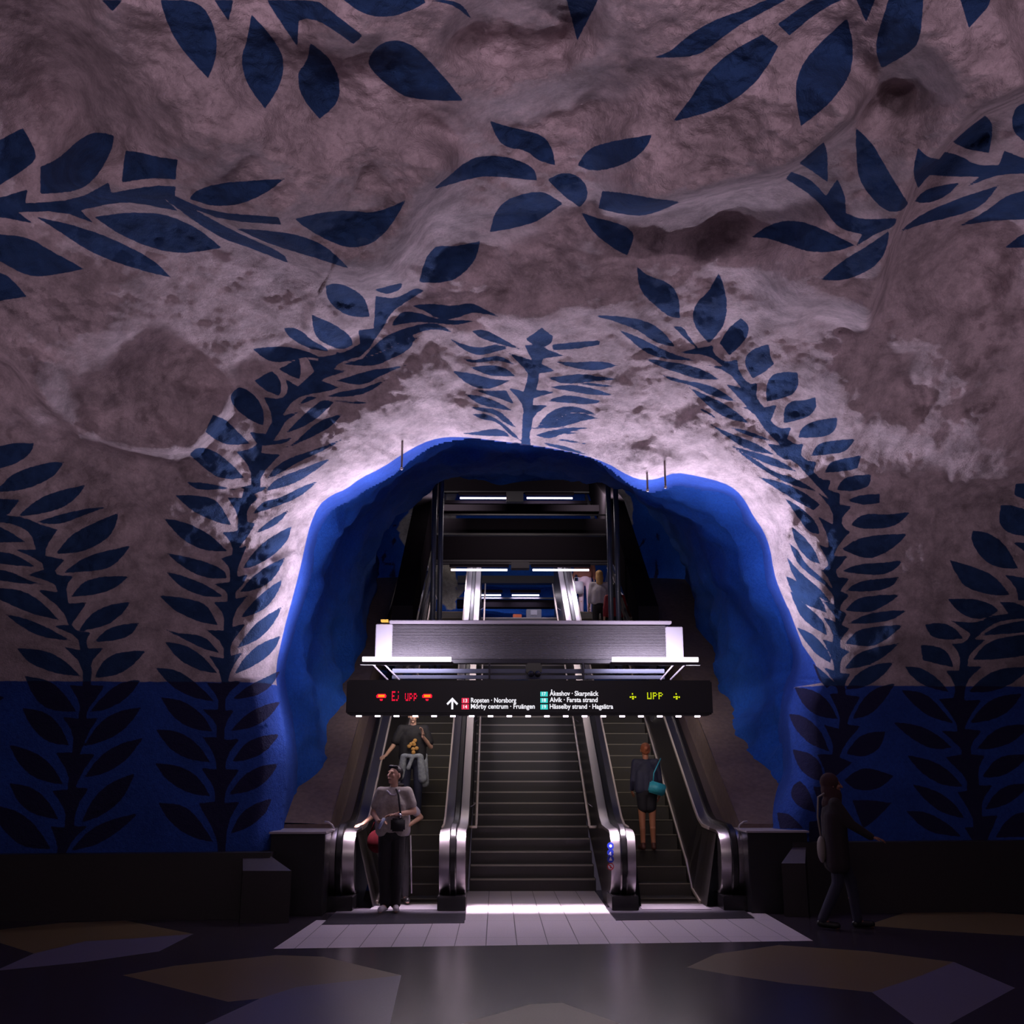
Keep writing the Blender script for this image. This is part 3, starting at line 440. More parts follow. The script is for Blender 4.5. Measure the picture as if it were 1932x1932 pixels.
STEMS = [np.array(q, float) for q in ([(722, 1010), (726, 1010), (728, 1060), (724, 1096), (719, 1096), (722, 1060)], [(742, 985), (746, 985), (744, 1096), (739, 1096)], [(728, 1058), (742, 1068), (742, 1073), (727, 1063)], [(1233, 960), (1238, 960), (1244, 1010), (1240, 1096), (1235, 1096), (1239, 1010)], [(1198, 1040), (1215, 1008), (1222, 1010), (1212, 1030)], [(1198, 1060), (1204, 1040), (1208, 1042)], [(770, 990), (785, 960), (790, 962), (778, 1000)], [(765, 1020), (790, 1000), (800, 1005), (770, 1030)])]
ux, uy = proj(U.reshape(-1, 3)); fp = paint_sd(ux, uy, FARPATCH, 4).reshape(U.shape[:2]); st = paint_sd(ux, uy, STEMS, 4).reshape(U.shape[:2])
FARM = rockmat('far_rock', (.5, .44, .36), (.012, .085, .40), LW, LB, -90)
o = grid_mesh('wall_upper', U, np.ones((59, 119), bool), {'leaf': st, 'bluezone': -fp}, FARM); tag(o, kind='structure')
# ------------------------------------------------------------------ floor, dados, plinths
from mathutils.geometry import delaunay_2d_cdt
FLOORP = [
 (1, [(516, 1790), (597, 1736), (878, 1736), (882, 1679), (1122, 1681), (1150, 1721), (1440, 1721), (1534, 1775)]),
 (2, [(-60, 1758), (0, 1754), (116, 1741), (238, 1737), (365, 1762), (261, 1770), (160, 1776), (64, 1799), (0, 1779), (-60, 1770)]),
 (3, [(365, 1762), (300, 1795), (160, 1815), (-10, 1832), (64, 1799), (160, 1776), (261, 1770)]),
 (2, [(232, 1840), (330, 1822), (520, 1802), (610, 1805), (757, 1840), (560, 1862), (490, 1884), (430, 1890)]),
 (3, [(757, 1840), (735, 1935), (380, 1935), (490, 1884), (560, 1862)]),
 (2, [(860, 1935), (1000, 1895), (1060, 1892), (1180, 1935)]),
 (2, [(1296, 1825), (1350, 1800), (1470, 1783), (1640, 1795), (1800, 1815), (1740, 1840), (1645, 1872), (1480, 1855), (1380, 1840)]),
 (3, [(1800, 1815), (1915, 1864), (1780, 1938), (1725, 1932), (1645, 1872), (1740, 1840)]),
 (2, [(1633, 1746), (1720, 1718), (1790, 1715), (1932, 1726), (2040, 1732), (2040, 1775), (1932, 1766), (1750, 1755)])]
vs = [(-16, -7), (16, -7), (16, 16.4), (-16, 16.4)]; es = [(0, 1), (1, 2), (2, 3), (3, 0)]; PL = []
for mi, l in FLOORP:
    q = [tuple(pZ(x, y, 0)[:2]) for x, y in l]; PL.append((mi, np.array(q))); k = len(vs); vs += q; es += [(k+i, k+(i+1) % len(q)) for i in range(len(q))]
v, e, f, *_ = delaunay_2d_cdt([Vector(p) for p in vs], es, [], 1, 1e-5)
mb = MB(); mb.v = [(p.x, p.y, 0.) for p in v]
for t in f:
    c = sum((v[i] for i in t), Vector((0, 0)))/len(t); mi = 0
    for k, q in PL:
        if poly_sd(np.array([c.x]), np.array([c.y]), q)[0] > 0: mi = k
    mb.f.append(tuple(t)); mb.mi.append(mi)
def floor_mat(name, col, rough, grout=False):
    m = mat(name, col, rough, bump=.03, bscale=60, var=.12)
    if grout:
        nt = m.node_tree; n = nt.nodes; L = nt.links; b = n['Principled BSDF']; g = n.new('ShaderNodeNewGeometry'); s = n.new('ShaderNodeSeparateXYZ'); L.new(g.outputs['Position'], s.inputs[0])
        def lines(sock, per, off, w):
            a = n.new('ShaderNodeMath'); a.operation = 'ADD'; L.new(sock, a.inputs[0]); a.inputs[1].default_value = 50*per-off+w/2
            q = n.new('ShaderNodeMath'); q.operation = 'MODULO'; L.new(a.outputs[0], q.inputs[0]); q.inputs[1].default_value = per
            r = n.new('ShaderNodeMath'); r.operation = 'LESS_THAN'; L.new(q.outputs[0], r.inputs[0]); r.inputs[1].default_value = w; return r.outputs[0]
        gx_ = lines(s.outputs['X'], .321, .217, .009); gy_ = lines(s.outputs['Y'], 1.284, 11.9, .006)
        mx = n.new('ShaderNodeMath'); mx.operation = 'MAXIMUM'; L.new(gx_, mx.inputs[0]); L.new(gy_, mx.inputs[1])
        k = n.new('ShaderNodeMix'); k.data_type = 'RGBA'; L.new(mx.outputs[0], k.inputs[0]); old = b.inputs['Base Color'].links[0].from_socket
        L.new(old, k.inputs[6]); k.inputs[7].default_value = (.06, .05, .06, 1); L.new(k.outputs[2], b.inputs['Base Color'])
    return m
FM = [floor_mat('terrazzo_dark', (.034, .026, .038), .26), floor_mat('tile_light', (.62, .54, .60), .34, True), floor_mat('terrazzo_ochre', (.15, .105, .052), .34), floor_mat('terrazzo_blue', (.13, .115, .19), .34)]
o = mb.build('floor', FM); tag(o, kind='structure')
o = MB().box(-16, 16, -7, 16.4, -.3, -.012).build('floor', FM[0]); tag(o, kind='structure')

GRAN = mat('dark_granite', (.030, .024, .026), .42, bump=.04, bscale=90, var=.15)
def skewbox(x0, x1, yf, th, z0, zl, zr=None):    # a wall strip that follows the slightly skewed front wall
    zr = zl if zr is None else zr; ya, yb = yf(x0), yf(x1)
    return MB().add([(x0, ya, z0), (x1, yb, z0), (x1, yb+th, z0), (x0, ya+th, z0), (x0, ya, zl), (x1, yb, zr), (x1, yb+th, zr), (x0, ya+th, zl)],
              [(0,3,2,1),(4,5,6,7),(0,1,5,4),(1,2,6,5),(2,3,7,6),(3,0,4,7)])
dy_ = lambda x: 13.52+.055*x
o = skewbox(-10, pY(500, 1700, 13.2)[0], dy_, .75, 0, .74, .765).build('trim_1', GRAN); tag(o, kind='structure')
o = skewbox(pY(1500, 1700, 13.8)[0], 10, dy_, .75, 0, .85, .87).build('trim_2', GRAN); tag(o, kind='structure')
GR2 = mat('grey_granite', (.085, .075, .09), .4, bump=.04, bscale=90, var=.12)
def wedge(name, xs, Yf, Yb, ytop, ybot, ybk, bx, m2):
    a = pY(xs[0], ytop, Yf); b = pY(xs[1], ytop, Yf); c = pY(bx[0], ybk, Yb); d = pY(bx[1], ybk, Yb)
    V = [(a[0], Yf, 0), (b[0], Yf, 0), (d[0], Yb, 0), (c[0], Yb, 0), (a[0], Yf, a[2]), (b[0], Yf, b[2]), (d[0], Yb, d[2]), (c[0], Yb, c[2])]
    return MB().add(V, [(0,3,2,1), (0,1,5,4), (1,2,6,5), (2,3,7,6), (3,0,4,7)], 0).add(V, [(4,5,6,7)], 1).build(name, [GRAN, m2])
o = wedge('bench_block', (458, 550), 13.02, 13.5, 1643, 1735, 1609, (458, 502), GR2)
tag(o, 'dark stone end block with sloping grey top beside the left escalator plinth', 'stone block')
o = wedge('bench_block', (1474, 1519), 13.45, 13.8, 1629, 1728, 1592, (1500, 1521), GR2)
tag(o, 'dark stone end block with sloping grey top beside the right escalator plinth', 'stone block')
PLT = mat('plinth_steel', (.02, .018, .022), .3, var=.1, bscale=5)
EDGE = mat('brushed_edge', (.42, .37, .42), .4, .3)
def plinth(x0, x1, label, yf):
    a = pY(x0, 1566, yf if x0 < 900 else 14.2)[0]; b = pY(x1, 1566, yf if x0 > 900 else 14.2)[0]
    e = empty('plinth', ((a+b)/2, 14.3, 0), label=label, cat='plinth')
    MB().box(a, b, yf, 14.55, 0, .97, bev=.01).build('body', PLT, e)
    MB().box(a-.02, b+.02, yf-.04, 14.56, .97, .995, bev=.004).build('top_plate', EDGE, e)
plinth(512, 627, 'dark steel plinth with bright top edge left of the left escalator', 13.62)
plinth(1396, 1522, 'dark steel plinth with bright top edge right of the right escalator', 13.78)
for x, s, w in ((622, 1, 'left'), (1401, -1, 'right')):
    p = pY(x, 1566, 14.3); z = .995
    q = [(p[0]+s*.06, 14.3, z), (p[0]+s*.03, 14.3, z+.05), (p[0]-s*.02, 14.3, z+.085), (p[0]-s*.07, 14.3, z+.09)]
    tag(MB().tube(q, .012, 8).build('handrail_end', EDGE, None, True), 'small bent steel rail end on top of the %s plinth' % w, 'rail end')

# brown rendered banks that rise beside the escalators
BROWN = mat('brown_render', (.13, .085, .075), .75, bump=.25, bscale=14, var=.18)
bl = lambda Y: .96+.583*(Y-14.3)
def bank(name, xa, xb):
    m = MB(); Ys = [14.45+i*.35 for i in range(25)]; Ys = [y for y in Ys if y < 22.8]+[22.8, 24.6]
    N = 7; rows = []
    for Y in Ys:
        z = bl(min(Y, 22.8))
        for j in range(N): u = j/(N-1); m.v.append((xa+(xb-xa)*u, Y, z+.02*math.sin(Y*2+j)))
    for i in range(len(Ys)-1):
        for j in range(N-1): m.f.append((i*N+j, i*N+j+1, (i+1)*N+j+1, (i+1)*N+j)); m.mi.append(0)
    k = len(m.v)
    m.add([(xa, 14.45, 0), (xb, 14.45, 0), (xb, 14.45, bl(14.45)), (xa, 14.45, bl(14.45))], [(0, 1, 2, 3)])
    for X in (xa, xb):
        m.add([(X, Y, bl(min(Y, 22.8))) for Y in Ys]+[(X, Ys[-1], 0), (X, Ys[0], 0)], [tuple(range(len(Ys)+2))])
    return tag(m.build(name, BROWN), kind='structure')
bank('trim_3', -4.4, -2.22); bank('trim_4', 3.27, 6.0)
# upper landing slab
o = MB().box(-3.4, 4.6, 25.6, 36, 4.9, 5.4).build('trim_5', mat('landing_concrete', (.12, .11, .12), .5)); tag(o, kind='structure')

# ------------------------------------------------------------------ escalators
STEEL = mat('stainless_steel', (.50, .45, .48), .34, 1, bump=.01, bscale=3)
DSTEEL = mat('dark_steel_panel', (.055, .048, .05), .3, .6)
BLACK = mat('black_rubber', (.008, .007, .009), .3)
BASEM = mat('black_base', (.012, .01, .013), .25)
STEPM = mat('step_aluminium', (.060, .052, .044), .6, .1)
nt = STEPM.node_tree; wv = nt.nodes.new('ShaderNodeTexWave'); wv.inputs['Scale'].default_value = 34; tc = nt.nodes.new('ShaderNodeTexCoord'); nt.links.new(tc.outputs['Object'], wv.inputs['Vector'])
bpn = nt.nodes.new('ShaderNodeBump'); bpn.inputs['Strength'].default_value = .35; bpn.inputs['Distance'].default_value = .01; nt.links.new(wv.outputs['Fac'], bpn.inputs['Height']); nt.links.new(bpn.outputs['Normal'], nt.nodes['Principled BSDF'].inputs['Normal'])
NOSE = mat('step_nosing', (.20, .175, .13), .5, .1)
CREAM = mat('skirt_trim', (.75, .62, .56), .35, .3)
SL = math.tan(math.radians(30))
DECK = [(14.42, .17), (14.24, .2), (14.12, .33), (14.06, .52), (14.05, .70), (14.09, .85), (14.18, .94), (14.32, .975), (14.8, .985), (15.25, 1.0), (15.55, 1.08), (15.85, 1.23), (20, 1.23+4.15*SL), (25.6, 1.23+9.75*SL), (26.0, 1.23+9.93*SL), (27.0, 1.23+9.95*SL)]
def off(path, d):
    out = []
    for i, p in enumerate(path):
        a = path[max(i-1, 0)]; b = path[min(i+1, len(path)-1)]; t = Vector((b[0]-a[0], b[1]-a[1])).normalized(); out.append((p[0]-t.y*d, p[1]+t.x*d))
    return out
NOSL = [(14.95, .0), (15.3, .13), (15.7, .47), (25.4, .47+9.7*SL), (26.4, .52+9.7*SL), (27, .53+9.7*SL)]
def balustrade(par, xa, xb, hx, inner, skirt, decals=False):
    """par: escalator; xa..xb deck; hx: handrail centre; inner: +1 steps lie towards +x, skirt: x of the step side"""
    b = MB(); body = [p for p in off(DECK, -.03)]
    b.prism(body+[(27, 4.2), (15.3, 0), (14.3, 0)], xa+.01, xb-.01)
    bo = b.build('side_panel', DSTEEL, par)
    d = MB().ribbon(DECK, [(xa, -.035), (xa, .0), (hx-.055, .018), (hx+.055, .018), (xb, .0), (xb, -.035)], closed=False); d.build('deck', STEEL, par, auto=40)
    MB().ribbon(off(DECK[:-1], .045), [(hx-.04, -.03), (hx-.047, .01), (hx-.03, .032), (hx+.03, .032), (hx+.047, .01), (hx+.04, -.03)]).build('handrail', BLACK, par, auto=50)
    MB().box(xa-.012, xb+.012, 13.99, 14.62, 0, .185, bev=.012).build('newel_base', BASEM, par)
    xi = xb if inner > 0 else xa
    n = MB(); top = [(p[0], p[1]-.05) for p in DECK[7:]]
    lo = [(y, float(np.interp(y, [q[0] for q in NOSL], [q[1] for q in NOSL]))) for y, _ in top]
    n.add([(xi, y, z) for y, z in top]+[(skirt, y, max(z, .0)) for y, z in lo], [(i, i+1, len(top)+i+1, len(top)+i) for i in range(len(top)-1)])
    n.build('inner_panel', DSTEEL, par)
    MB().ribbon([(14.75, .02)]+NOSL[1:], [(skirt-.014, -.015), (skirt-.014, .022), (skirt+.014, .022), (skirt+.014, -.015)]).build('skirt_trim', CREAM, par)
    MB().ribbon(DECK[8:], [(xi-.012, -.03), (xi-.012, .012), (xi+.012, .012), (xi+.012, -.03)]).build('deck_trim', CREAM, par)
    MB().add([(skirt, y, z) for y, z in NOSL]+[(skirt, y, max(z-.5, -.02)) for y, z in NOSL], [(i, i+1, 6+i+1, 6+i) for i in range(5)]).build('skirt_panel', DSTEEL, par)
def escalator(balus, sx0, sx1, label):
    e = empty('escalator', ((sx0+sx1)/2, 14.6, 0), label=label, cat='escalator', group='escalators beside the central stairs')
    for b in balus: balustrade(e, *b)
    base = None
    m = MB(); d = .346
    m.box(sx0+.004, sx1-.004, 0, .36, -.24, -.012, 0); 
    nose = MB().box(sx0+.004, sx1-.004, -.006, .022, -.013, .0, 0)
    k0 = 1
    for k in range(-1, 28):
        z = .2*k; Y = 15.02+d*k
        if k <= 0: z = [.012, .045][k+1]; Y = [14.62, 14.95][k+1]
        if z > 5.5: break
        if base is None: base = m.build('step', STEPM, e); nb = nose.build('nosing', NOSE, base); s, s2 = base, nb
        else:
            s = dup(base, e); s2 = dup(nb, s)
        s.location = (0, Y, z)
        s.scale = (1, 1.15, .3) if k <= 0 else (1, 1, 1)
    MB().box(sx0-.02, sx1+.02, 14.1, 14.62, .001, .014).build('comb_plate', mat('comb_plate', (.34, .31, .36), .34, .8), e)
    return e
EL = escalator([(-2.23, -1.84, -2.03, 1, -1.60), (-.74, -.40, -.56, -1, -.745)], -1.60, -.745, 'left escalator with steel decks, three people riding down')
ER = escalator([(1.49, 1.81, 1.65, 1, 1.90), (2.92, 3.28, 3.09, -1, 2.75)], 1.90, 2.75, 'right escalator with steel decks, woman with turquoise bag riding up')
# floor plates in front of each escalator
PLATE = mat('floor_plate', (.10, .09, .115), .28, .5)
for par, l in ((EL, [(607, 1745), (640, 1716), (838, 1716), (880, 1716), (876, 1742)]), (ER, [(1143, 1713), (1187, 1711), (1392, 1710), (1424, 1733), (1162, 1737)])):
    q = [pZ(x, y, 0) for x, y in l]; n = len(q)
    MB().add([(p[0], p[1], .001) for p in q]+[(p[0], p[1], .007) for p in q], [tuple(range(n, 2*n))]+[(i, (i+1) % n, n+(i+1) % n, n+i) for i in range(n)]).build('floor_plate', PLATE, par)
# round pictogram stickers on the two right-hand newels
BLUES = mat('sticker_blue', (.01, .03, .45), .4); WHT = mat('sticker_white', (.8, .78, .85), .4); REDS = mat('sticker_red', (.6, .02, .04), .4)
def on_deck(z):     # front face y of the newel at height z
    return float(np.interp(z, [p[1] for p in DECK[1:8]], [p[0] for p in DECK[1:8]]))
def sticker(par, x, y, k, r=.045):
    Y = 14.06
    for _ in range(4): p = pY(x, y, Y); Y = on_deck(p[2])-.006
    X, _, Z = p; f = lambda a, b, e=0: (X+a, on_deck(Z+b)-.006-e, Z+b)
    def disc(m, r0, e, mi): m.add([f(r0*math.cos(t*math.pi/10), r0*math.sin(t*math.pi/10), e) for t in range(20)], [tuple(range(20))], mi)
    m = MB()
    if k < 3:
        disc(m, r, .0, 0)
        if k == 0: disc(m, r*.42, .002, 1)
        if k == 1: m.add([f(-r*.1, -r*.7, .002), f(r*.15, -r*.7, .002), f(r*.15, r*.3, .002), f(-r*.1, r*.3, .002)], [(0, 1, 2, 3)], 1); m.add([f(-r*.6, -r*.5, .002), f(-r*.35, -r*.5, .002), f(r*.1, r*.2, .002), f(-r*.1, r*.3, .002)], [(0, 1, 2, 3)], 1)
        if k == 2: m.add([f(-r*.5, -r*.4, .002), f(r*.5, -r*.4, .002), f(r*.2, r*.3, .002), f(-r*.2, r*.3, .002)], [(0, 1, 2, 3)], 1); m.add([f(-r*.15, r*.35, .002), f(r*.2, r*.35, .002), f(r*.05, r*.7, .002)], [(0, 1, 2)], 1)
    else:
        disc(m, r, .0, 2); disc(m, r*.76, .002, 1)
        m.add([f(-r*.65, r*.45, .004), f(-r*.45, r*.65, .004), f(r*.65, -r*.45, .004), f(r*.45, -r*.65, .004)], [(0, 1, 2, 3)], 2)
        m.add([f(-r*.12, -r*.5, .003), f(r*.12, -r*.5, .003), f(r*.12, r*.35, .003), f(-r*.12, r*.35, .003)], [(0, 1, 2, 3)], 3)
    m.build('safety_sticker', [BLUES, WHT, REDS, BLACK], par)
for k, y in enumerate((1596, 1609, 1621, 1635)): sticker(ER, 1152, y, k)
for k, y in enumerate((1581, 1593, 1605, 1618)): sticker(ER, 1380, y, k, .042)

# ------------------------------------------------------------------ central stairs
st = empty('staircase', (.55, 16.3, 0), label='wide dark granite stairs between the two escalators', cat='stairs')
SM = mat('stair_granite', (.026, .021, .024), .42, bump=.03, bscale=80, var=.15); NZ = mat('stair_nosing', (.26, .235, .215), .4, .4)
stp = None
for k in range(31):
    Y = 16.3+.3*k; z = .174*(k+1)
    if stp is None:
        stp = MB().box(-.40, 1.49, 0, .31, -.30, -.0).build('step', SM, st); nzz = MB().box(-.39, 1.48, -.006, .035, -.022, .003).build('nosing', NZ, stp); s = stp
    else:
        s = dup(stp, st); q = dup(nzz, s)
    s.location = (0, Y, z)
for X, sd in ((-.30, -1), (1.385, 1)):
    q = [(X+sd*.10, 16.0, .93), (X, 15.98, .93)]+[(X, Y, .94+(Y-16)*.56) for Y in (16.05, 18, 20, 22, 24, 25.5)]
    MB().tube(q, .022, 8).build('rail', CREAM, st, True)
    for Y in (16.6, 19.1, 21.6, 24.1): MB().tube([(X, Y, .93+(Y-16)*.56), (X+sd*.10, Y, .86+(Y-16)*.56)], .008, 6).build('rail_bracket', EDGE, st)
# ------------------------------------------------------------------ light gallery, direction sign, beams, columns
TUBE = emat('fluorescent_tube', (1, .88, 1), 4.0)
DARK = mat('black_paint', (.010, .008, .011), .75, spec=.0); DK2 = mat('dark_frame', (.03, .026, .034), .5, .1)
ALU = mat('corrugated_aluminium', (.15, .135, .15), .5, .1)
def corr(x0, x1, Y, z0, z1, n=22):
    m = MB(); N = n*4; v = []
    for i in range(N+1):
        z = z0+(z1-z0)*i/N; d = .012*(1 if i % 4 in (0, 1) else -1)
        v += [(x0, Y+d, z), (x1, Y+d, z)]
    return m.add(v, [(2*i, 2*i+1, 2*i+3, 2*i+2) for i in range(N)])
def tube_lamp(par, x0, x1, Y, Z, r=.028, power=0, dirn=(0, -.3, 1), col=COOL, name='tube_lamp', house=True, spread=180):
    t = MB().tube([(x0, Y, Z), (x1, Y, Z)], r, 10).build('fluorescent_tube', TUBE, par, True)
    if house:
        MB().box(x0-.03, x1+.03, Y-.03, Y+.03, Z-r-.045, Z-r-.004, bev=.006).build('lamp_housing', DK2, t)
    if power:
        d = Vector(dirn).normalized()
        area(name, (Vector(((x0+x1)/2, Y, Z))+d*(r+.012))[:], (x1-x0, .04), power, col, dirn, spread)
YG = 14.75
g = empty('light_gallery', (.45, YG, 3.6), label='bright corrugated aluminium gallery box above the direction sign', cat='gallery')
z = lambda y, Y=YG: pY(966, y, Y)[2]
X = lambda x, Y=YG: pY(x, 1200, Y)[0]
corr(X(740), X(1256), YG, z(1243), z(1180)).build('corrugated_panel', ALU, g)
PEND = mat('end_panel', (.40, .37, .42), .4, .1)
MB().box(X(709), X(740)+.004, YG-.03, YG+.8, z(1246), z(1178), bev=.01).build('end_panel', PEND, g)
MB().box(X(1256)-.004, X(1288), YG-.03, YG+.8, z(1246), z(1182), bev=.01).build('end_panel', PEND, g)
MB().box(X(735), X(1266), YG-.10, YG+.85, z(1178), z(1172), bev=.008).build('top_ledge', EDGE, g)
MB().box(X(740), X(1256), YG+.02, YG+.8, z(1243), z(1182)).build('box_core', DK2, g)
MB().box(X(719), X(733), YG-.1, YG, z(1175), z(1171)).build('yellow_tag', mat('yellow_tag', (.7, .4, .05), .5), g)
MB().box(X(708), X(1290), YG-.14, YG-.02, z(1253), z(1246), bev=.004).build('front_rail', DK2, g)
BLU = mat('bluish_frame', (.13, .14, .20), .4, .4)
for ya, yb in ((1262, 1270), (1274, 1281)):
    MB().box(X(746), X(1245), YG-.3, YG-.24, z(yb, YG-.3), z(ya, YG-.3), bev=.004).build('lower_rail', BLU, g)
for x in (924, 1096): MB().box(X(x)-.012, X(x)+.012, YG-.34, YG-.2, z(1284), z(1255)).build('hanger', DK2, g)
for x0, x1 in ((702, 732), (724, 754), (1294, 1264), (1272, 1246)):
    MB().tube([pY(x0, 1252, YG-.25), pY(x1, 1283, YG-.35)], .012, 6).build('brace', EDGE, g)
# tube lamps standing on the sign, shining up at the rock
YT = 14.1
for a, b, w in ((684, 851, 'left'), (1155, 1317, 'right')):
    e = empty('tube_light', (pY((a+b)/2, 1244, YT)[0], YT, pY(966, 1244, YT)[2]), label='glowing white tube light along the %s end of the gallery' % w, cat='tube light', group='tube lights at the foot of the gallery')
    tube_lamp(e, pY(a, 1244, YT)[0], pY(b, 1244, YT)[0], YT, pY(966, 1244, YT)[2], .033, 62, (0, -.38, 1), name='tube_light_glow', spread=105)
    sg = -1 if w == 'left' else 1
    area('tube_light_glow', (pY((a+b)/2, 1244, YT)[0]+sg*.3, YT-.04, pY(966, 1244, YT)[2]+.05), (.9, .04), 40, COOL, (sg, -.40, .75), 110)
    area('tube_light_glow', (pY((a+b)/2, 1244, YT)[0], YT+.06, pY(966, 1244, YT)[2]+.03), (1.2, .04), 24, COOL, (0, .8, .5))
# camera unit in the middle
e = empty('camera_unit', (.52, 14.2, 3.0), label='black device hanging in the middle under the gallery', cat='camera')
p = pY(1007, 1266, 14.3)
MB().box(p[0]-.11, p[0]+.11, 14.2, 14.4, p[2]-.04, p[2]+.10, bev=.02).build('housing', BASEM, e)
for dx in (-.04, .05): MB().ball((p[0]+dx, 14.2, p[2]-.05), .045).build('dome', mat('dome_glass', (.03, .03, .04), .1), e, True)

# direction sign
YS = 14.0
s = empty('direction_sign', (.42, YS, 2.5), label='long black direction sign with white station names, red and yellow lamps', cat='sign')
SB = mat('sign_black', (.016, .014, .020), .38)
zs = lambda y: pY(966, y, YS)[2]; xs = lambda x: pY(x, 1320, YS)[0]
a = pY(652, 1348, YS); b = pY(1343, 1283, YS)
MB().box(a[0], b[0], YS, YS+.28, zs(1347.5), zs(1283), bev=.02).build('sign_box', SB, s)
MB().box(a[0]+.05, b[0]-.05, YS+.03, YS+.25, zs(1347.5)-.012, zs(1347.5)+.002).build('bottom_tray', DK2, s)
WT = emat('sign_white', (.95, .93, 1), 1.0)
def text(t, x0, x1, yb, h, m, par, name):
    cu = bpy.data.curves.new('t', 'FONT'); cu.body = t; cu.size = 1; cu.offset = .022
    o = bpy.data.objects.new('t', cu); COL.objects.link(o); dg = bpy.context.evaluated_depsgraph_get(); dg.update()
    me = bpy.data.meshes.new_from_object(o.evaluated_get(dg)); bpy.data.objects.remove(o)
    co_ = np.zeros(len(me.vertices)*3); me.vertices.foreach_get('co', co_); co_ = co_.reshape(-1, 3); w0, w1 = co_[:, 0].min(), co_[:, 0].max()
    sx = (xs(x1)-xs(x0))/(w1-w0); sz = h*7.0/1950*13.9
    out = np.stack([xs(x0)+(co_[:, 0]-w0)*sx, np.full(len(co_), YS-.004), zs(yb)+co_[:, 1]*sz], 1)
    me.vertices.foreach_set('co', out.ravel()); me.update(); link(name, me, m, par)
def chip(x0, x1, y0, y1, m, par=s): return MB().box(xs(x0), xs(x1), YS-.003, YS+.01, zs(y1), zs(y0)).build('line_number', m, par)
RD = emat('chip_red', (.75, .03, .08), 1.0); TL = emat('chip_teal', (.05, .62, .58), 1.0)
for (x0, y0, y1, n, t, x1, m) in ((871, 1317, 1327, '13', 'Ropsten · Norsborg', 974, RD), (871, 1329, 1338.5, '14', 'Mörby centrum · Fruängen', 1009, RD),
        (1019.5, 1305, 1314, '17', 'Åkeshov · Skarpnäck', 1129.5, TL), (1019.5, 1317, 1326, '18', 'Alvik · Farsta strand', 1127.5, TL), (1019.5, 1329, 1338.5, '19', 'Hässelby strand · Hagsätra', 1156.5, TL)):
    c = chip(x0, x0+14, y0, y1, m); text(n, x0+3.5, x0+10.5, y1-2, 1.25, WT, s, 'line_digits')
    text(t, x0+17.5, x1, y1-1.6, 1.75, WT, s, 'station_names')
m = MB(); A = lambda x, y: (xs(x), YS-.004, zs(y))
m.add([A(851.6, 1338.5), A(855.4, 1338.5), A(855.4, 1322), A(851.6, 1322)], [(0, 1, 2, 3)])
m.add([A(853.5, 1316), A(853.5, 1321.5), A(845, 1330.5), A(842.5, 1327.5)], [(0, 1, 2, 3)]); m.add([A(853.5, 1316), A(864.5, 1327.5), A(862, 1330.5), A(853.5, 1321.5)], [(0, 1, 2, 3)])
m.build('arrow', WT, s)
G5 = {'E': ['####', '#...', '###.', '#...', '####'], 'j': ['..#.', '....', '..#.', '..#.', '##..'], 'u': ['....', '#..#', '#..#', '#..#', '.###'], 'p': ['....', '###.', '#..#', '###.', '#...'], ' ': ['....']*5,
      'U': ['#..#', '#..#', '#..#', '#..#', '####'], 'P': ['###.', '#..#', '###.', '#...', '#...']}
def led(txt, x0, x1, y0, y1, m, name):
    cols = sum(5 for _ in txt)-1; b = MB(); px = (x1-x0)/cols; py = (y1-y0)/5
    for i, ch in enumerate(txt):
        for r, row in enumerate(G5[ch]):
            for c_, q in enumerate(row):
                if q == '#':
                    cx = x0+(i*5+c_+.5)*px; cy = y0+(r+.5)*py
                    b.add([A(cx-px*.42, cy+py*.40), A(cx+px*.42, cy+py*.40), A(cx+px*.42, cy-py*.40), A(cx-px*.42, cy-py*.40)], [(0, 1, 2, 3)])
    b.build(name, m, s)
LR = emat('led_red', (1, .01, .05), 1.1); LO = emat('led_orange', (1, .25, .01), 1.4); LY = emat('led_yellow', (.75, .85, .01), 1.0)
led('Ej upp', 739, 787, 1304, 1323, LR, 'led_text'); led('UPP', 1221, 1251, 1306, 1319, LY, 'led_text')
for x in (710.5, 797):
    MB().add([A(x, 1317), A(x+17.5, 1317), A(x+18.5, 1313), A(x+16.5, 1309.5), A(x+2, 1309.5), A(x-1, 1313)], [(0, 1, 2, 3, 4, 5)]).build('led_symbol', LR, s)
    MB().add([(q[0], q[1]-.002, q[2]) for q in (A(x+3, 1315.5), A(x+15, 1315.5), A(x+15, 1311), A(x+3, 1311))], [(0, 1, 2, 3)]).build('led_bar', LO, s)
    MB().add([A(x+5.5, 1319), A(x+12, 1319), A(x+11, 1322.5), A(x+7, 1322.5)], [(0, 1, 2, 3)]).build('led_dot', LR, s)
for x in (1188, 1270.5):
    b = MB()
    for dx, dy, w in ((5.5, 1309, 1.6), (1.5, 1315, 2), (11, 1315, 2), (6.2, 1314.5, 3.4), (6.2, 1318, 2.6)): b.add([A(x+dx-w/2*1.3, dy+1.4), A(x+dx+w/2*1.3, dy+1.4), A(x+dx+w/2*1.3, dy-1.4), A(x+dx-w/2*1.3, dy-1.4)], [(0, 1, 2, 3)])
    b.build('led_symbol', LY, s)
DL = emat('downlight_glow', (1, .85, 1), 4.0)
dl = None
for i in range(19):
    x = 676.3+i*35.6; y = 1349.3-3*i/18
    if dl is None: dl = MB().box(-.035, .035, -.02, .02, -.022, 0).build('downlight', DL, s); q = dl
    else: q = dup(dl, s)
    q.location = (Vector((xs(x), YS+.1, zs(1347.5)-.010))-(Vector(s.location) if False else Vector((0, 0, 0))))
area('downlight_strip', (.42, YS+.12, zs(1347.5)-.05), (4.7, .05), 62, (1, .8, .95), (0, .06, -1), 26)
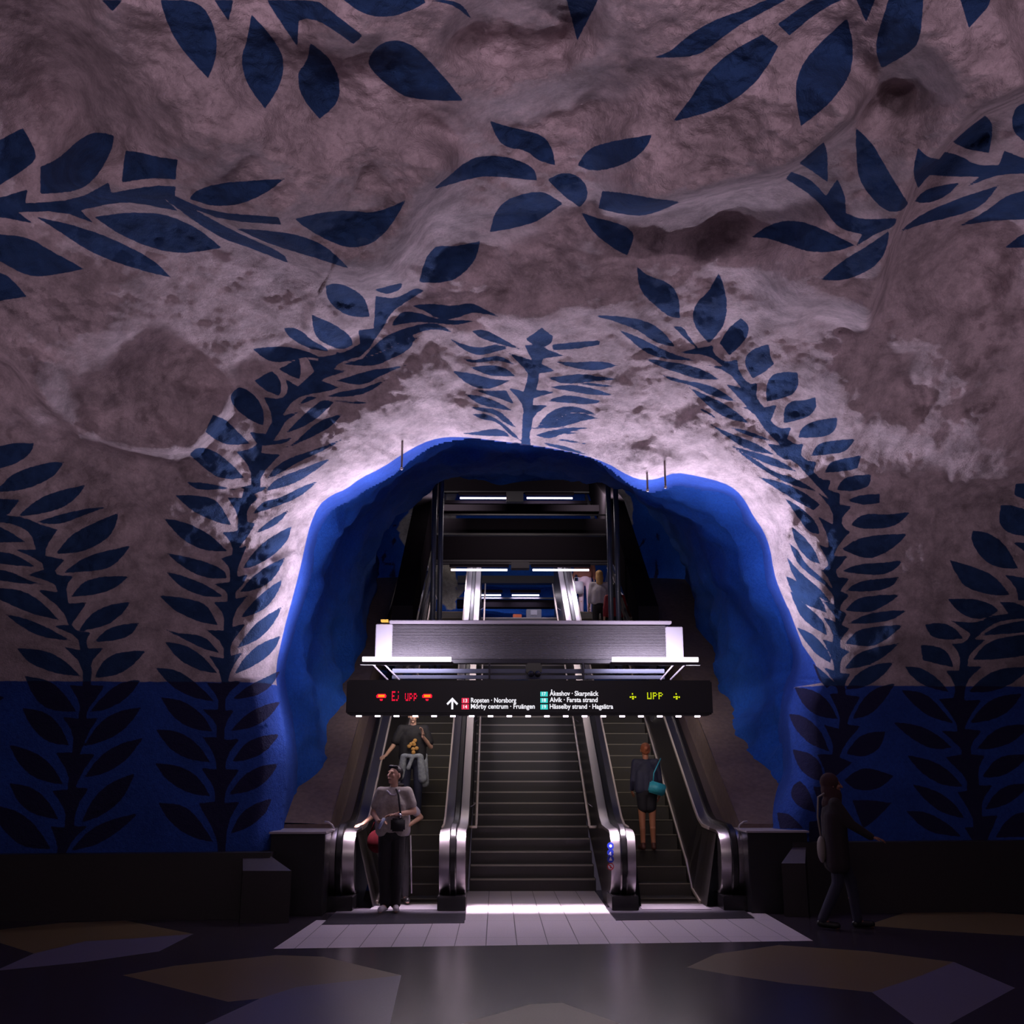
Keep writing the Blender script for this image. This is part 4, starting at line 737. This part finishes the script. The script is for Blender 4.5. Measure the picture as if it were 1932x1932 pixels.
area('downlight_front', (.42, YS+.05, zs(1347.5)-.05), (4.4, .1), 24, (1, .84, .95), (0, -.5, -1), 130)
area('downlight_wash', (.42, YS+.3, zs(1347.5)-.04), (4.4, .1), 13, (1, .84, .70), (0, 1, -.5), 180)

# overhead beams that carry lamps over the stairs
def lampbeam(name, Y, fascias, rails, tubes, dev, xl, xr, label, power):
    e = empty(name, ((xl+xr)/2, Y, pY(966, 1000, Y)[2]), label=label, cat='beam')
    zz = lambda y: pY(966, y, Y)[2]
    for (y0, y1, dyy, mm) in fascias: MB().box(xl, xr, Y+dyy, Y+dyy+.35, pY(966, y1, Y+dyy)[2], pY(966, y0, Y+dyy)[2], bev=.01).build('fascia', mm, e)
    for y in rails: MB().box(xl, xr, Y-.06, Y-.02, zz(y+1.3), zz(y-1.3)).build('rail', DK2, e)
    for x0, x1, y in tubes:
        tube_lamp(e, pY(x0, y, Y-.1)[0], pY(x1, y, Y-.1)[0], Y-.1, pY(966, y, Y-.1)[2], .026, power, (0, .3, -1), house=False)
        MB().box(pY(x0-3, y, Y-.1)[0], pY(x1+3, y, Y-.1)[0], Y-.16, Y-.04, pY(966, y-4, Y)[2], pY(966, y-9, Y)[2]).build('lamp_tray', DARK, e)
    for x, y, w, h in dev: MB().box(pY(x-w, y, Y)[0], pY(x+w, y, Y)[0], Y-.3, Y-.05, zz(y+h), zz(y-h), bev=.01).build('speaker', DK2, e)
    return e
lampbeam('overhead_beam', 24.0, [(1012, 1056, 0, DARK), (1056, 1061, -.05, DK2), (978, 1008, .8, DARK), (1006, 1010, .7, DK2), (952, 964, 2.2, DARK)], [1064, 972], [(851, 957, 1075.4), (1005, 1111, 1075.2)], [(981, 1071, 17, 6)], -1.5, 2.75, 'deep black beam over the escalators with two tube lamps under it', 26)
lampbeam('overhead_beam', 29.0, [(895, 926, 0, DARK), (872, 895, .4, DARK), (944, 950, .1, DARK)], [929, 960], [(868, 955, 940), (994, 1080, 939.5)], [(971, 942, 16, 9)], -1.6, 2.8, 'topmost black beam with two tube lamps, high under the blue vault', 14)
lampbeam('overhead_beam', 33.0, [(1086, 1100, .3, DK2), (1131, 1146, 0, DARK)], [1129], [(908, 945, 1123), (966, 1017, 1123)], [], -1.3, 2.6, 'small far beam with two tube lamps low above the upper landing', 14)
for sx, w in ((-1, 'left'), (1, 'right')):
    x0, x1 = (-1.98, -1.58) if sx < 0 else (2.66, 3.04)
    e = empty('side_girder', ((x0+x1)/2, 20, 4.6), label='sloping black girder along the %s side of the upper stairs' % w, cat='girder')
    L0 = [(19.3, 4.1), (30.5, 10.35)]
    MB().prism([(19.3, 4.15), (30.6, 10.4), (30.6, 10.9), (24, 8.05), (19.3, 4.75)], x0, x1).build('girder', DARK, e)
    for k in (.18, .34): MB().prism([(19.3, 4.1-k), (30, 10.0-k), (30, 10.06-k), (19.3, 4.16-k)], x1 if sx < 0 else x0-.05, x1+.05 if sx < 0 else x0).build('rail', mat('girder_rail', (.12, .11, .12), .35, .6), e)
    MB().prism([(19.0, 2.6), (25.5, 6.3), (25.5, 6.6), (19.0, 4.2)], x0+.12, x0+.26).build('glass_side', mat('smoked_panel', (.03, .028, .033), .15, .3), e)
COLM = mat('blue_grey_column', (.10, .11, .16), .35, .3)
for i, (xt, xb) in enumerate(((819, 813), (831, 827), (1149, 1157), (1163, 1172))):
    w = ['outer left', 'inner left', 'inner right', 'outer right'][i]
    a = pY((xt+xb)/2, 1165, 21.2); top = pY(xt, 862, 21.2)
    e = empty('steel_column', (a[0], 21.2, a[2]-.6), label='slender blue-grey steel column, %s of the four above the gallery' % w, cat='column', group='slender columns above the gallery')
    MB().tube([(a[0], 21.2, a[2]-1.2), (a[0], 21.2, top[2])], .055, 12).build('shaft', COLM, e, True)
    MB().box(a[0]-.09, a[0]+.09, 21.11, 21.29, a[2]-1.25, a[2]-1.2).build('foot', DK2, e)
    MB().box(a[0]-.08, a[0]+.08, 21.12, 21.28, top[2]-.01, top[2]+.05).build('head_plate', DK2, e)
# things on the upper landing
p = pY(976, 1166, 25.9); o = MB().box(p[0]-.11, p[0]+.11, 25.85, 25.9, 5.4, p[2]+.09, bev=.008).build('notice_board', mat('orange_board', (.65, .12, .02), .5)); tag(o, 'small orange board standing at the top of the stairs', 'board')
p = pY(1007, 1160, 25.9); e = empty('ticket_machine', (p[0], 26, 5.4), label='grey machine with square pale screen at the top of the stairs', cat='machine')
MB().box(p[0]-.19, p[0]+.19, 25.8, 26.1, 5.4, p[2]+.13, bev=.01).build('cabinet', mat('machine_grey', (.16, .16, .2), .4), e); MB().box(p[0]-.08, p[0]+.08, 25.78, 25.8, p[2]-.02, p[2]+.10).build('screen', mat('machine_screen', (.4, .38, .45), .3), e)
# thin rods hanging from the rock
for x, y0, y1, w in ((759, 838, 884, 'above the left shoulder of the blue arch'), (1254, 876, 919, 'above the right shoulder of the blue arch'), (1221, 899, 925, 'short one, just left of the long right rod')):
    v_, _ = vault_points(np.array([float(x)]), np.array([float(y0-6)])); v_ = v_[0]; q = pY(x, y0, v_[1]); r = pY(x, y1, v_[1])
    e = empty('hanging_rod', (q[0], q[1], r[2]), label='thin steel rod hanging from the rock '+w, cat='rod', group='thin hanging rods at the arch')
    MB().tube([(q[0], q[1], q[2]+.12), (q[0], q[1], r[2])], .013, 8).build('rod', mat('rod_steel', (.25, .2, .2), .4, .7), e, True)
    MB().ball((q[0], q[1], r[2]), .022, 8, 6).build('tip', EDGE, e, True)
p = pY(1192, 1059, 23.4); o = MB().ball(p, .045, 10, 6).build('signal_lamp', emat('signal_glow', (1, .95, .9), 4)); tag(o, 'tiny white lamp right of the right-hand columns', 'lamp')

area('cavern_fill', (-1.0, 24.6, 8.6), (1.4, .3), 150, (1, .9, .85), (-.9, .8, -.2), 170)  # pair of added fill lights, hidden, so the far cavern wall shows
area('cavern_fill', (2.4, 24.6, 8.6), (1.4, .3), 150, (1, .9, .85), (.9, .8, -.2), 170)
area('landing_fill', (.5, 22.6, 8.0), (2.4, .2), 40, (1, .85, .8), (0, .25, -1), 170)  # added fill light without a fixture, for the people near the landing
area('step_fill', (-1.15, 15.9, 3.3), (.8, .15), 13, (1, .88, .72), (0, 1, -.35), 150)  # two added fill lights behind the gallery, brightening the upper escalator steps
area('step_fill', (2.3, 15.9, 3.3), (.8, .15), 13, (1, .88, .72), (0, 1, -.35), 150)
area('bank_fill', (-2.25, 19.6, 7.0), (.15, .6), 14, (1, .8, .78), (-.3, .35, -1), 150)  # unseen fill on each side, put in to brighten the brown banks
area('bank_fill', (3.3, 19.6, 7.0), (.15, .6), 14, (1, .8, .78), (.3, .35, -1), 150)
for x_, sg in ((-2.02, -1), (2.88, 1)): area('wall_edge_fill', (x_+sg*.04, 14.1, 2.75), (.05, .3), 5, COOL, (sg, -.15, -.55), 120)  # added light at each sign end, no lamp there, brightens the wall edges
# ------------------------------------------------------------------ people
def V3(*a): return Vector(a)
SKIN = mat('skin_warm', (.50, .29, .21), .5, spec=.3); HAIRB = mat('hair_black', (.010, .007, .008), .45, bump=.3, bscale=60)
def hand(mb, w, d, nrm, side, curl=.5, s=1.):
    """five fingers leaving the palm; w wrist, d direction of the palm, nrm palm normal, side +1/-1 puts the thumb"""
    d = d.normalized(); nrm = (nrm-d*nrm.dot(d)).normalized(); lat = d.cross(nrm)*side
    c = w+d*.045*s
    M = Matrix((lat, nrm, d)).transposed(); mb.ball(c, (.040*s, .016*s, .05*s), 12, 8, rot=M)
    for k, L in enumerate((.072, .080, .074, .058)):
        a = w+d*.082*s+lat*(.028-.019*k)*s
        d1 = (d+nrm*curl*.7+lat*(.10-.06*k)).normalized(); d2 = (d1+nrm*curl*1.2).normalized(); m1 = a+d1*L*.5*s; m2 = m1+d2*L*.32*s; d3 = (d2+nrm*curl).normalized()
        mb.bone(a-d*.02*s, .0095*s, m1, .0088*s, n=3); mb.bone(m1, .0088*s, m2, .008*s, n=3); mb.bone(m2, .008*s, m2+d3*L*.25*s, .0068*s, n=3)
    a = w+d*.025*s+lat*.030*s; b = a+(lat*.8+d*.6+nrm*.3).normalized()*.038*s; mb.bone(a, .0125*s, b, .0105*s, n=3); mb.bone(b, .0105*s, b+(d*.9+lat*.25+nrm*.35).normalized()*.033*s, .0085*s, n=3)
def person(name, loc, rz, label, J, top, bottom, sleeve=.5, skin=SKIN, shoe=None, hair=None, hairstyle='short', S=1., look=(0, -1, 0), legs_skin=False, loose=1., vox=.011, legw=1., torso_len=0., skirt=None, hood=None, socks=None):
    D = dict(pel=(0, 0, .93), che=(0, 0, 1.25), neck=(0, .01, 1.44), head=(0, -.01, 1.60), shL=(.175, .0, 1.40), shR=(-.175, 0, 1.40), elL=(.23, .03, 1.13), elR=(-.23, .03, 1.13), wrL=(.24, -.06, .89), wrR=(-.24, -.06, .89),
             hiL=(.09, 0, .90), hiR=(-.09, 0, .90), knL=(.10, -.02, .50), knR=(-.10, -.02, .50), anL=(.10, .02, .09), anR=(-.10, .02, .09), toL=(.12, -.15, .03), toR=(-.12, -.15, .03), hdL=None, hdR=None, nL=(-1, -.3, 0), nR=(1, -.3, 0), cL=.4, cR=.4)
    D.update(J); E = {k: (Vector(v)*S if isinstance(v, tuple) and len(v) == 3 and k[0] not in 'n' or k == 'neck' else v) for k, v in D.items()}
    e = empty(name, loc, rz, label, 'person'); e['local'] = 1
    b = MB(); g = E
    b.ball(g['pel'], (.145*S, .10*S, .13*S)); b.ball((g['pel']+g['che'])/2, (.13*S, .09*S, .17*S)); b.ball(g['che'], (.15*S, .10*S, .17*S))
    b.bone(g['shL'], .05*S, g['shR'], .05*S); b.bone(g['che']+V3(0, 0, .12)*S, .075*S, g['neck'], .055*S); b.bone(g['neck'], .052*S, g['head']-V3(0, 0, .04)*S, .048*S)
    lk = Vector(look).normalized(); zz = V3(0, 0, 1); zz = (zz-lk*zz.dot(lk)).normalized(); lt = lk.cross(zz); M = Matrix((lt, -lk, zz)).transposed()
    h = g['head']; hp = lambda x, y, z: h+M@(V3(x, y, z)*S)       # local: x side, -y forward, z up
    b.ball(hp(0, .012, .025), (.074*S, .092*S, .092*S), 16, 10, rot=M); b.ball(hp(0, -.022, -.035), (.056*S, .062*S, .078*S), 14, 10, rot=M)
    b.bone(hp(0, -.03, -.088), .026*S, hp(0, -.058, -.095), .020*S, n=3)      # chin
    b.bone(hp(0, -.088, .012), .009*S, hp(0, -.108, -.028), .015*S, n=3)      # nose
    b.bone(hp(-.035, -.076, .030), .010*S, hp(.035, -.076, .030), .010*S, n=3)  # brow
    b.bone(hp(-.018, -.082, -.058), .009*S, hp(.018, -.082, -.058), .009*S, n=3)  # lips
    for s_ in (-1, 1):
        b.ball(hp(.078*s_, .01, -.008), (.010*S, .02*S, .032*S), 8, 6, rot=M); b.ball(hp(.042*s_, -.062, -.020), (.020*S, .022*S, .024*S), 8, 6)
    for L in 'LR':
        sd = 1 if L == 'L' else -1
        b.bone(g['sh'+L], .050*S, g['el'+L], .038*S); b.bone(g['el'+L], .038*S, g['wr'+L], .025*S)
        hd = g['hd'+L]; hd = Vector(hd) if hd else (g['wr'+L]-g['el'+L])
        hand(b, g['wr'+L], hd, Vector(g['n'+L]), sd, g['c'+L], S)
        b.bone(g['hi'+L], .082*S, g['kn'+L], .055*S); b.bone(g['kn'+L], .055*S, g['an'+L], .038*S); b.bone(g['kn'+L]*.6+g['an'+L]*.4+V3(0, .015, 0)*S, .050*S, g['an'+L]*.8+g['kn'+L]*.2, .036*S, n=3)
        b.bone(g['an'+L]-V3(0, 0, .03)*S, .038*S, g['to'+L], .03*S)
    def part(n, mb, m, vx=vox, sm=4):
        me = remesh(mb, vx*S, sm); return link(n, me, m, e, True)
    body = part('body', b, skin, vox*.62, 2)
    for s_ in (-1, 1): MB().ball(hp(.030*s_, -.082, .006), (.010*S, .006*S, .006*S), 8, 6, rot=M).build('eye', mat('eye_dark', (.01, .008, .008), .2), e, True)
    # clothing
    q = MB(); f = loose
    q.ball(g['che'], (.180*S*f, .128*S*f, .19*S)); q.ball((g['pel']+g['che'])/2+V3(0, 0, -.02)*S, (.168*S*f, .125*S*f, .20*S)); q.bone(g['shL']+V3(-.02, 0, -.005)*S, .068*S, g['shR']+V3(.02, 0, -.005)*S, .068*S)
    
    zt = E['che'][2]-.02*S; zb = g['pel'][2]-(.02+torso_len)*S
    for xx in (-.095, 0, .095):
        for yy in (-.02, .025): q.bone(V3(g['che'][0]+xx*S*f, g['che'][1]+yy*S, zt), .098*S*f, V3(g['pel'][0]+xx*S*f*1.06, g['pel'][1]+yy*S*1.1, zb+.10*S), .100*S*f, n=3); q.bone(g['che']+V3(0, 0, .12)*S, .085*S, g['neck']-V3(0, 0, .015)*S, .062*S)
    for L in 'LR':
        el = g['el'+L]; sh = g['sh'+L]; wr = g['wr'+L]
        if sleeve <= 1: q.bone(sh, .068*S, sh+(el-sh)*sleeve, (.066 if sleeve < 1 else .05)*S*f)
        else: q.bone(sh, .066*S, el, .052*S*f); q.bone(el, .052*S*f, el+(wr-el)*min(sleeve-1, .96), .040*S*f)
    part('shirt' if sleeve <= 1 else 'jacket', q, top, sm=12)
    q = MB()
    if bottom:
        q.ball(g['pel']+V3(0, 0, -.02)*S, (.162*S, .118*S, .13*S))
        for L in 'LR': q.bone(g['hi'+L], .092*S, g['kn'+L], .070*S*legw); q.bone(g['kn'+L], .070*S*legw, g['an'+L]+V3(0, 0, .0)*S, .056*S*legw)
        part('trousers', q, bottom)
    if skirt:
        q = MB(); q.ball(g['pel'], (.165*S, .125*S, .14*S)); q.bone(g['hiL']+V3(-.02, 0, 0)*S, .11*S, (g['hiL']*.45+g['knL']*.55)+V3(-.03, 0, 0)*S, .10*S); q.bone(g['hiR']+V3(.02, 0, 0)*S, .11*S, (g['hiR']*.45+g['knR']*.55)+V3(.03, 0, 0)*S, .10*S); part('shorts', q, skirt)
    for L in 'LR':
        a, t = g['an'+L], g['to'+L]; q = MB(); q.bone(a-V3(0, -.03, .045)*S, .043*S, t+V3(0, 0, .012)*S, .038*S); q.bone(a-V3(0, 0, .02)*S, .044*S, a+V3(0, 0, .015)*S, .044*S, n=3)
        part('shoe', q, shoe or BLACK)
    if hair:
        q = MB()
        if hairstyle == 'short':
            q.ball(hp(0, .028, .050), (.082*S, .092*S, .080*S), 16, 10, rot=M); q.ball(hp(0, .06, .0), (.072*S, .055*S, .07*S), 12, 8, rot=M); q.bone(hp(-.05, -.045, .098), .022*S, hp(.045, -.055, .098), .024*S, n=4)
        if hairstyle == 'bun':
            q.ball(hp(0, .025, .040), (.084*S, .092*S, .086*S), 16, 10, rot=M); q.ball(hp(0, .05, .0), (.078*S, .06*S, .08*S), 12, 8, rot=M); q.ball(hp(0, .105, .035), .050*S, 12, 8)
        if hairstyle == 'long':
            q.ball(hp(0, .025, .045), (.090*S, .100*S, .090*S), 16, 10, rot=M); q.ball(hp(0, .06, -.06), (.095*S, .06*S, .13*S), 14, 10, rot=M); q.ball(hp(0, .07, -.15), (.085*S, .05*S, .09*S), 12, 8)
        part('hair', q, hair)
    if hood:
        q = MB(); q.ball(hp(0, .03, .035), (.100*S, .112*S, .112*S), 16, 10, rot=M); q.ball(hp(0, .045, -.06), (.100*S, .095*S, .12*S), 14, 10, rot=M); q.bone(hp(0, .0, -.12), .10*S, g['neck']-V3(0, 0, .05)*S, .12*S); part('headscarf', q, hood)
    return e, g
def held(name, mb, m, loc, rz, label, cat, smooth=True):
    o = mb.build(name, m, None, smooth); o.location = loc; o.rotation_euler = (0, 0, rz); return tag(o, label, cat)
GREYS = mat('shirt_grey', (.34, .30, .28), .8, bump=.3, bscale=25, var=.15); BLK = mat('cloth_black', (.010, .008, .012), .8, bump=.3, bscale=25)
WHC = mat('cloth_white', (.45, .40, .46), .8, bump=.3, bscale=25); DENIM = mat('denim_light', (.30, .32, .36), .8, bump=.4, bscale=30, var=.25); NAVY = mat('denim_dark', (.02, .022, .05), .8)
REDB = mat('bag_red', (.05, .005, .008), .9, spec=.05); TURQ = mat('bag_turquoise', (.04, .36, .42), .4, var=.12, bscale=30)
esc = lambda Y: max(.0, math.floor((Y-15.02)/.346)*.2)
# 1 front man on the comb plate
p = pZ(735, 1722, 0); f1 = (p[0], p[1]+.02, .012)
e1, g1 = person('person', f1, 0, 'man in loose grey short-sleeved shirt, black trousers and white sneakers, looking up left', dict(
    hiL=(.08, 0, .92), hiR=(-.08, 0, .92), knL=(.075, -.02, .50), knR=(-.075, -.01, .50), anL=(.065, .03, .09), anR=(-.06, .0, .09), toL=(.09, -.13, .03), toR=(-.10, -.17, .03),
    pel=(0, 0, .95), che=(.0, .0, 1.27), shL=(.185, .0, 1.42), shR=(-.15, -.02, 1.42), neck=(.01, .01, 1.46), head=(.015, -.015, 1.62),
    elL=(.27, -.02, 1.18), wrL=(.06, -.20, 1.15), hdL=(-1, -.15, -.08), nL=(0, -.2, -1), elR=(-.24, .0, 1.16), wrR=(-.15, -.20, 1.07), hdR=(.6, -.35, .1), nR=(.2, -.4, -.6), cL=.5, cR=.8),
    GREYS, BLK, .62, hair=HAIRB, shoe=mat('sneaker_white', (.55, .5, .56), .5), look=(-.62, -.75, .22), loose=1.06, legw=1.18, torso_len=.06, S=1.03)
def at1(x, y, z): return (f1[0]+x*1.03, f1[1]+y*1.03, f1[2]+z*1.03)
COLR = MB(); COLR.tube([(-.07, -.075, 1.475), (-.02, -.125, 1.43), (.03, -.125, 1.42), (.09, -.08, 1.475), (.07, .05, 1.50), (-.04, .06, 1.50), (-.07, -.075, 1.475)], .014, 8)
link('collar', COLR.mesh('collar'), WHC, e1, True)
link('watch', MB().tube([(.105, -.215, 1.17), (.125, -.205, 1.17)], .036, 14).mesh('watch'), mat('watch_steel', (.7, .68, .75), .25, 1), e1, True)
b = MB().box(-.09, .09, -.035, .035, -.08, .08, bev=.02); held('shoulder_bag', b, BLK, at1(.09, -.20, 1.03), .1, 'black crossbody bag worn by the man in the grey shirt', 'bag')
bo = bpy.data.objects['shoulder_bag']; st_ = MB().tube([(.04, -.01, .07), (.02, .02, .22), (-.0, .045, .36), (-.02, .10, .42), (-.04, .19, .44)], .013, 8); link('strap', st_.mesh('strap'), BLK, bo, True)
held('phone', MB().box(-.012, .012, -.035, .035, -.075, .075, bev=.005), mat('phone_case', (.30, .34, .5), .25), at1(-.105, -.285, 1.05), .5, 'pale phone held by the man in the grey shirt', 'phone')
bpy.data.objects['phone'].rotation_euler = (0, .5, .4)
# 2 person half hidden behind him
p2 = (-1.35, 14.66, .03)
e2, g2 = person('person', p2, .15, 'person in white T-shirt and striped black trousers, mostly hidden behind the man in grey', dict(
    head=(.02, -.0, 1.52), neck=(0, .01, 1.38), shL=(.17, 0, 1.34), shR=(-.17, 0, 1.34), che=(0, 0, 1.18), pel=(0, 0, .90),
    elL=(.345, .05, 1.16), wrL=(.16, -.08, 1.05), hdL=(-.6, -.2, -.4), elR=(-.36, -.02, 1.18), wrR=(-.50, -.22, 1.08), hdR=(-.5, -.7, 0), nR=(0, 0, -1), anL=(.15, .02, .09), toL=(.17, -.13, .03), knL=(.13, -.02, .5)),
    WHC, BLK, .6, hair=HAIRB, S=.94, loose=1.0)
link('side_stripe', MB().tube([(.185, -.03, .86), (.20, -.05, .5), (.215, -.04, .12)], .010, 6).mesh('s'), WHC, e2, True)
held('handbag', MB().ball((0, 0, 0), (.14, .07, .15), 16, 10).tube([(-.10, 0, .10), (-.05, 0, .24), (.05, 0, .24), (.10, 0, .10)], .010, 6), REDB, (-1.58, 14.42, .83), 0, 'dark red handbag hanging at the left escalator entrance', 'bag')
# 3 person higher on the left escalator
Y3 = 16.8; z3 = esc(Y3+.1)
e3, g3 = person('person', (-1.33, Y3, z3), 0, 'person in black T-shirt with gold print, pale denim jacket tied at the waist', dict(
    elR=(-.30, -.05, 1.14), wrR=(-.40, -.25, .98), hdR=(-.3, -.8, -.2), nR=(0, 0, -1), elL=(.29, -.02, 1.12), wrL=(.17, -.16, 1.27), hdL=(-.1, -.1, 1), nL=(-.6, -.4, 0), shL=(.19, 0, 1.40), shR=(-.19, 0, 1.40)),
    BLK, NAVY, .75, hair=HAIRB, S=.99, loose=1.12, torso_len=.04)
pr_ = MB()
for i in range(9):
    a = i*.7; pr_.ball((.02+.07*math.cos(a)*(i % 3)/2, -.155-.004*(i % 2), 1.16+.075*math.sin(a)*((i+1) % 3)/2-.01*i), (.034, .012, .030), 8, 6)
link('gold_print', pr_.mesh('p'), mat('gold_print', (.55, .28, .07), .6), e3, True)
j = MB()
j.tube([(-.18, -.02, .98), (-.12, -.125, .97), (0, -.15, .96), (.12, -.125, .97), (.18, -.02, .98)], .035, 10); j.bone((.13, -.10, .95), .055, (.17, -.06, .62), .075); j.bone((-.13, -.10, .95), .055, (-.17, -.04, .66), .07); j.bone((.19, .0, .97), .05, (.20, .02, .55), .07); j.bone((.02, -.15, .95), .03, (-.05, -.16, .78), .035)
o = link('denim_jacket', remesh(j, .013, 4), DENIM, None, True); o.location = (-1.33, Y3, z3); tag(o, 'pale denim jacket tied round the waist of the black T-shirt wearer', 'jacket')
# 4 woman riding up the right escalator, seen from behind
Y4 = 15.96; z4 = esc(Y4+.15)
e4, g4 = person('person', (2.24, Y4, z4), math.pi, 'woman with reddish bun and dark jacket riding up the right escalator', dict(
    elL=(.22, .0, 1.12), wrL=(.22, -.14, .96), elR=(-.22, .02, 1.12), wrR=(-.22, -.06, .90), anL=(.085, .02, .09), anR=(-.085, .02, .09), knL=(.085, -.01, .5), knR=(-.085, -.01, .5)),
    mat('jacket_navy', (.022, .022, .045), .7, bump=.3, bscale=25), None, 1.95, skin=mat('skin_tan', (.42, .17, .09), .5, spec=.3), shoe=mat('shoe_brown', (.10, .03, .02), .5), hair=mat('hair_red', (.30, .085, .03), .45, bump=.4, bscale=70), hairstyle='bun', S=.90, skirt=BLK, torso_len=.04)
bq = MB().box(-.125, .125, -.04, .04, -.085, .085, bev=.02)
held('turquoise_bag', bq, TURQ, (2.37, Y4-.19, z4+.885), 0, 'turquoise handbag on the back of the woman with the bun', 'bag'); bo = bpy.data.objects['turquoise_bag']; bo.rotation_euler = (0, .28, .1)
link('strap', MB().tube([(-.08, 0, .08), (-.10, .0, .2), (-.06, .03, .36), (-.03, .09, .44)], .009, 8).mesh('s'), TURQ, bo, True)
# 5 woman walking past the right wall
p5 = pZ(1588, 1752, 0)
e5, g5 = person('person', (p5[0], p5[1], 0), math.pi*.5-.15, 'woman in dark headscarf and long dark coat walking to the right', dict(
    knL=(.09, -.16, .50), anL=(.09, -.20, .09), toL=(.10, -.36, .03), knR=(-.09, .02, .50), anR=(-.09, .22, .11), toR=(-.10, .06, .03), elL=(.22, .06, 1.13), wrL=(.2, .06, .88), elR=(-.20, -.16, 1.16), wrR=(-.20, -.38, 1.02), hdR=(0, -1, -.15), nR=(0, 0, -1)),
    mat('coat_dark', (.018, .010, .014), .85), mat('jeans_dark', (.022, .020, .040), .85), 1.95, skin=mat('skin_dim', (.30, .13, .09), .5), S=.985, hood=mat('scarf_maroon', (.040, .012, .014), .85), loose=1.12, torso_len=.30, look=(0, -1, .05))
held('white_bag', MB().ball((0, 0, 0), (.09, .055, .15), 14, 10).tube([(0, .0, .13), (0, .02, .36), (0, -.0, .58), (.0, -.10, .64)], .012, 6), mat('bag_cream', (.20, .17, .15), .6), (p5[0]-.17, p5[1]-.02, .86), 1.3, 'pale shoulder bag behind the woman in the headscarf', 'bag')
# 6-8 people near the top of the right escalator, seen from behind
e6, _ = person('person', (2.14, 24.9, 5.4), math.pi, 'person in rust jacket and pale pink trousers at the top landing', dict(wrL=(.30, -.02, .92)), mat('jacket_rust', (.22, .075, .05), .7), mat('trousers_pink', (.62, .45, .52), .7), 1.9, hair=HAIRB, hairstyle='long', S=.98, vox=.018)
o = held('shopping_bag', MB().box(-.15, .15, -.05, .05, -.16, .14, bev=.015).tube([(-.07, 0, .13), (-.05, 0, .24), (.05, 0, .24), (.07, 0, .13)], .008, 6), mat('bag_white', (.6, .56, .62), .5), (1.93, 24.75, 6.06), .1, 'white bag held by the person in pale pink trousers', 'bag')
Y7 = 22.75; e7, _ = person('person', (2.28, Y7, esc(Y7+.1)), math.pi, 'person with blond hair and white top riding up near the top', {}, WHC, BLK, 1.6, hair=mat('hair_blond', (.50, .28, .10), .5, bump=.4, bscale=60), hairstyle='long', S=.98, vox=.018)
Y8 = 21.9; e8, _ = person('person', (2.52, Y8, esc(Y8+.1)), math.pi, 'dark-haired person in a red top behind the blond rider', {}, mat('top_red', (.25, .01, .02), .7), BLK, 1.6, hair=HAIRB, hairstyle='long', S=.96, vox=.018)
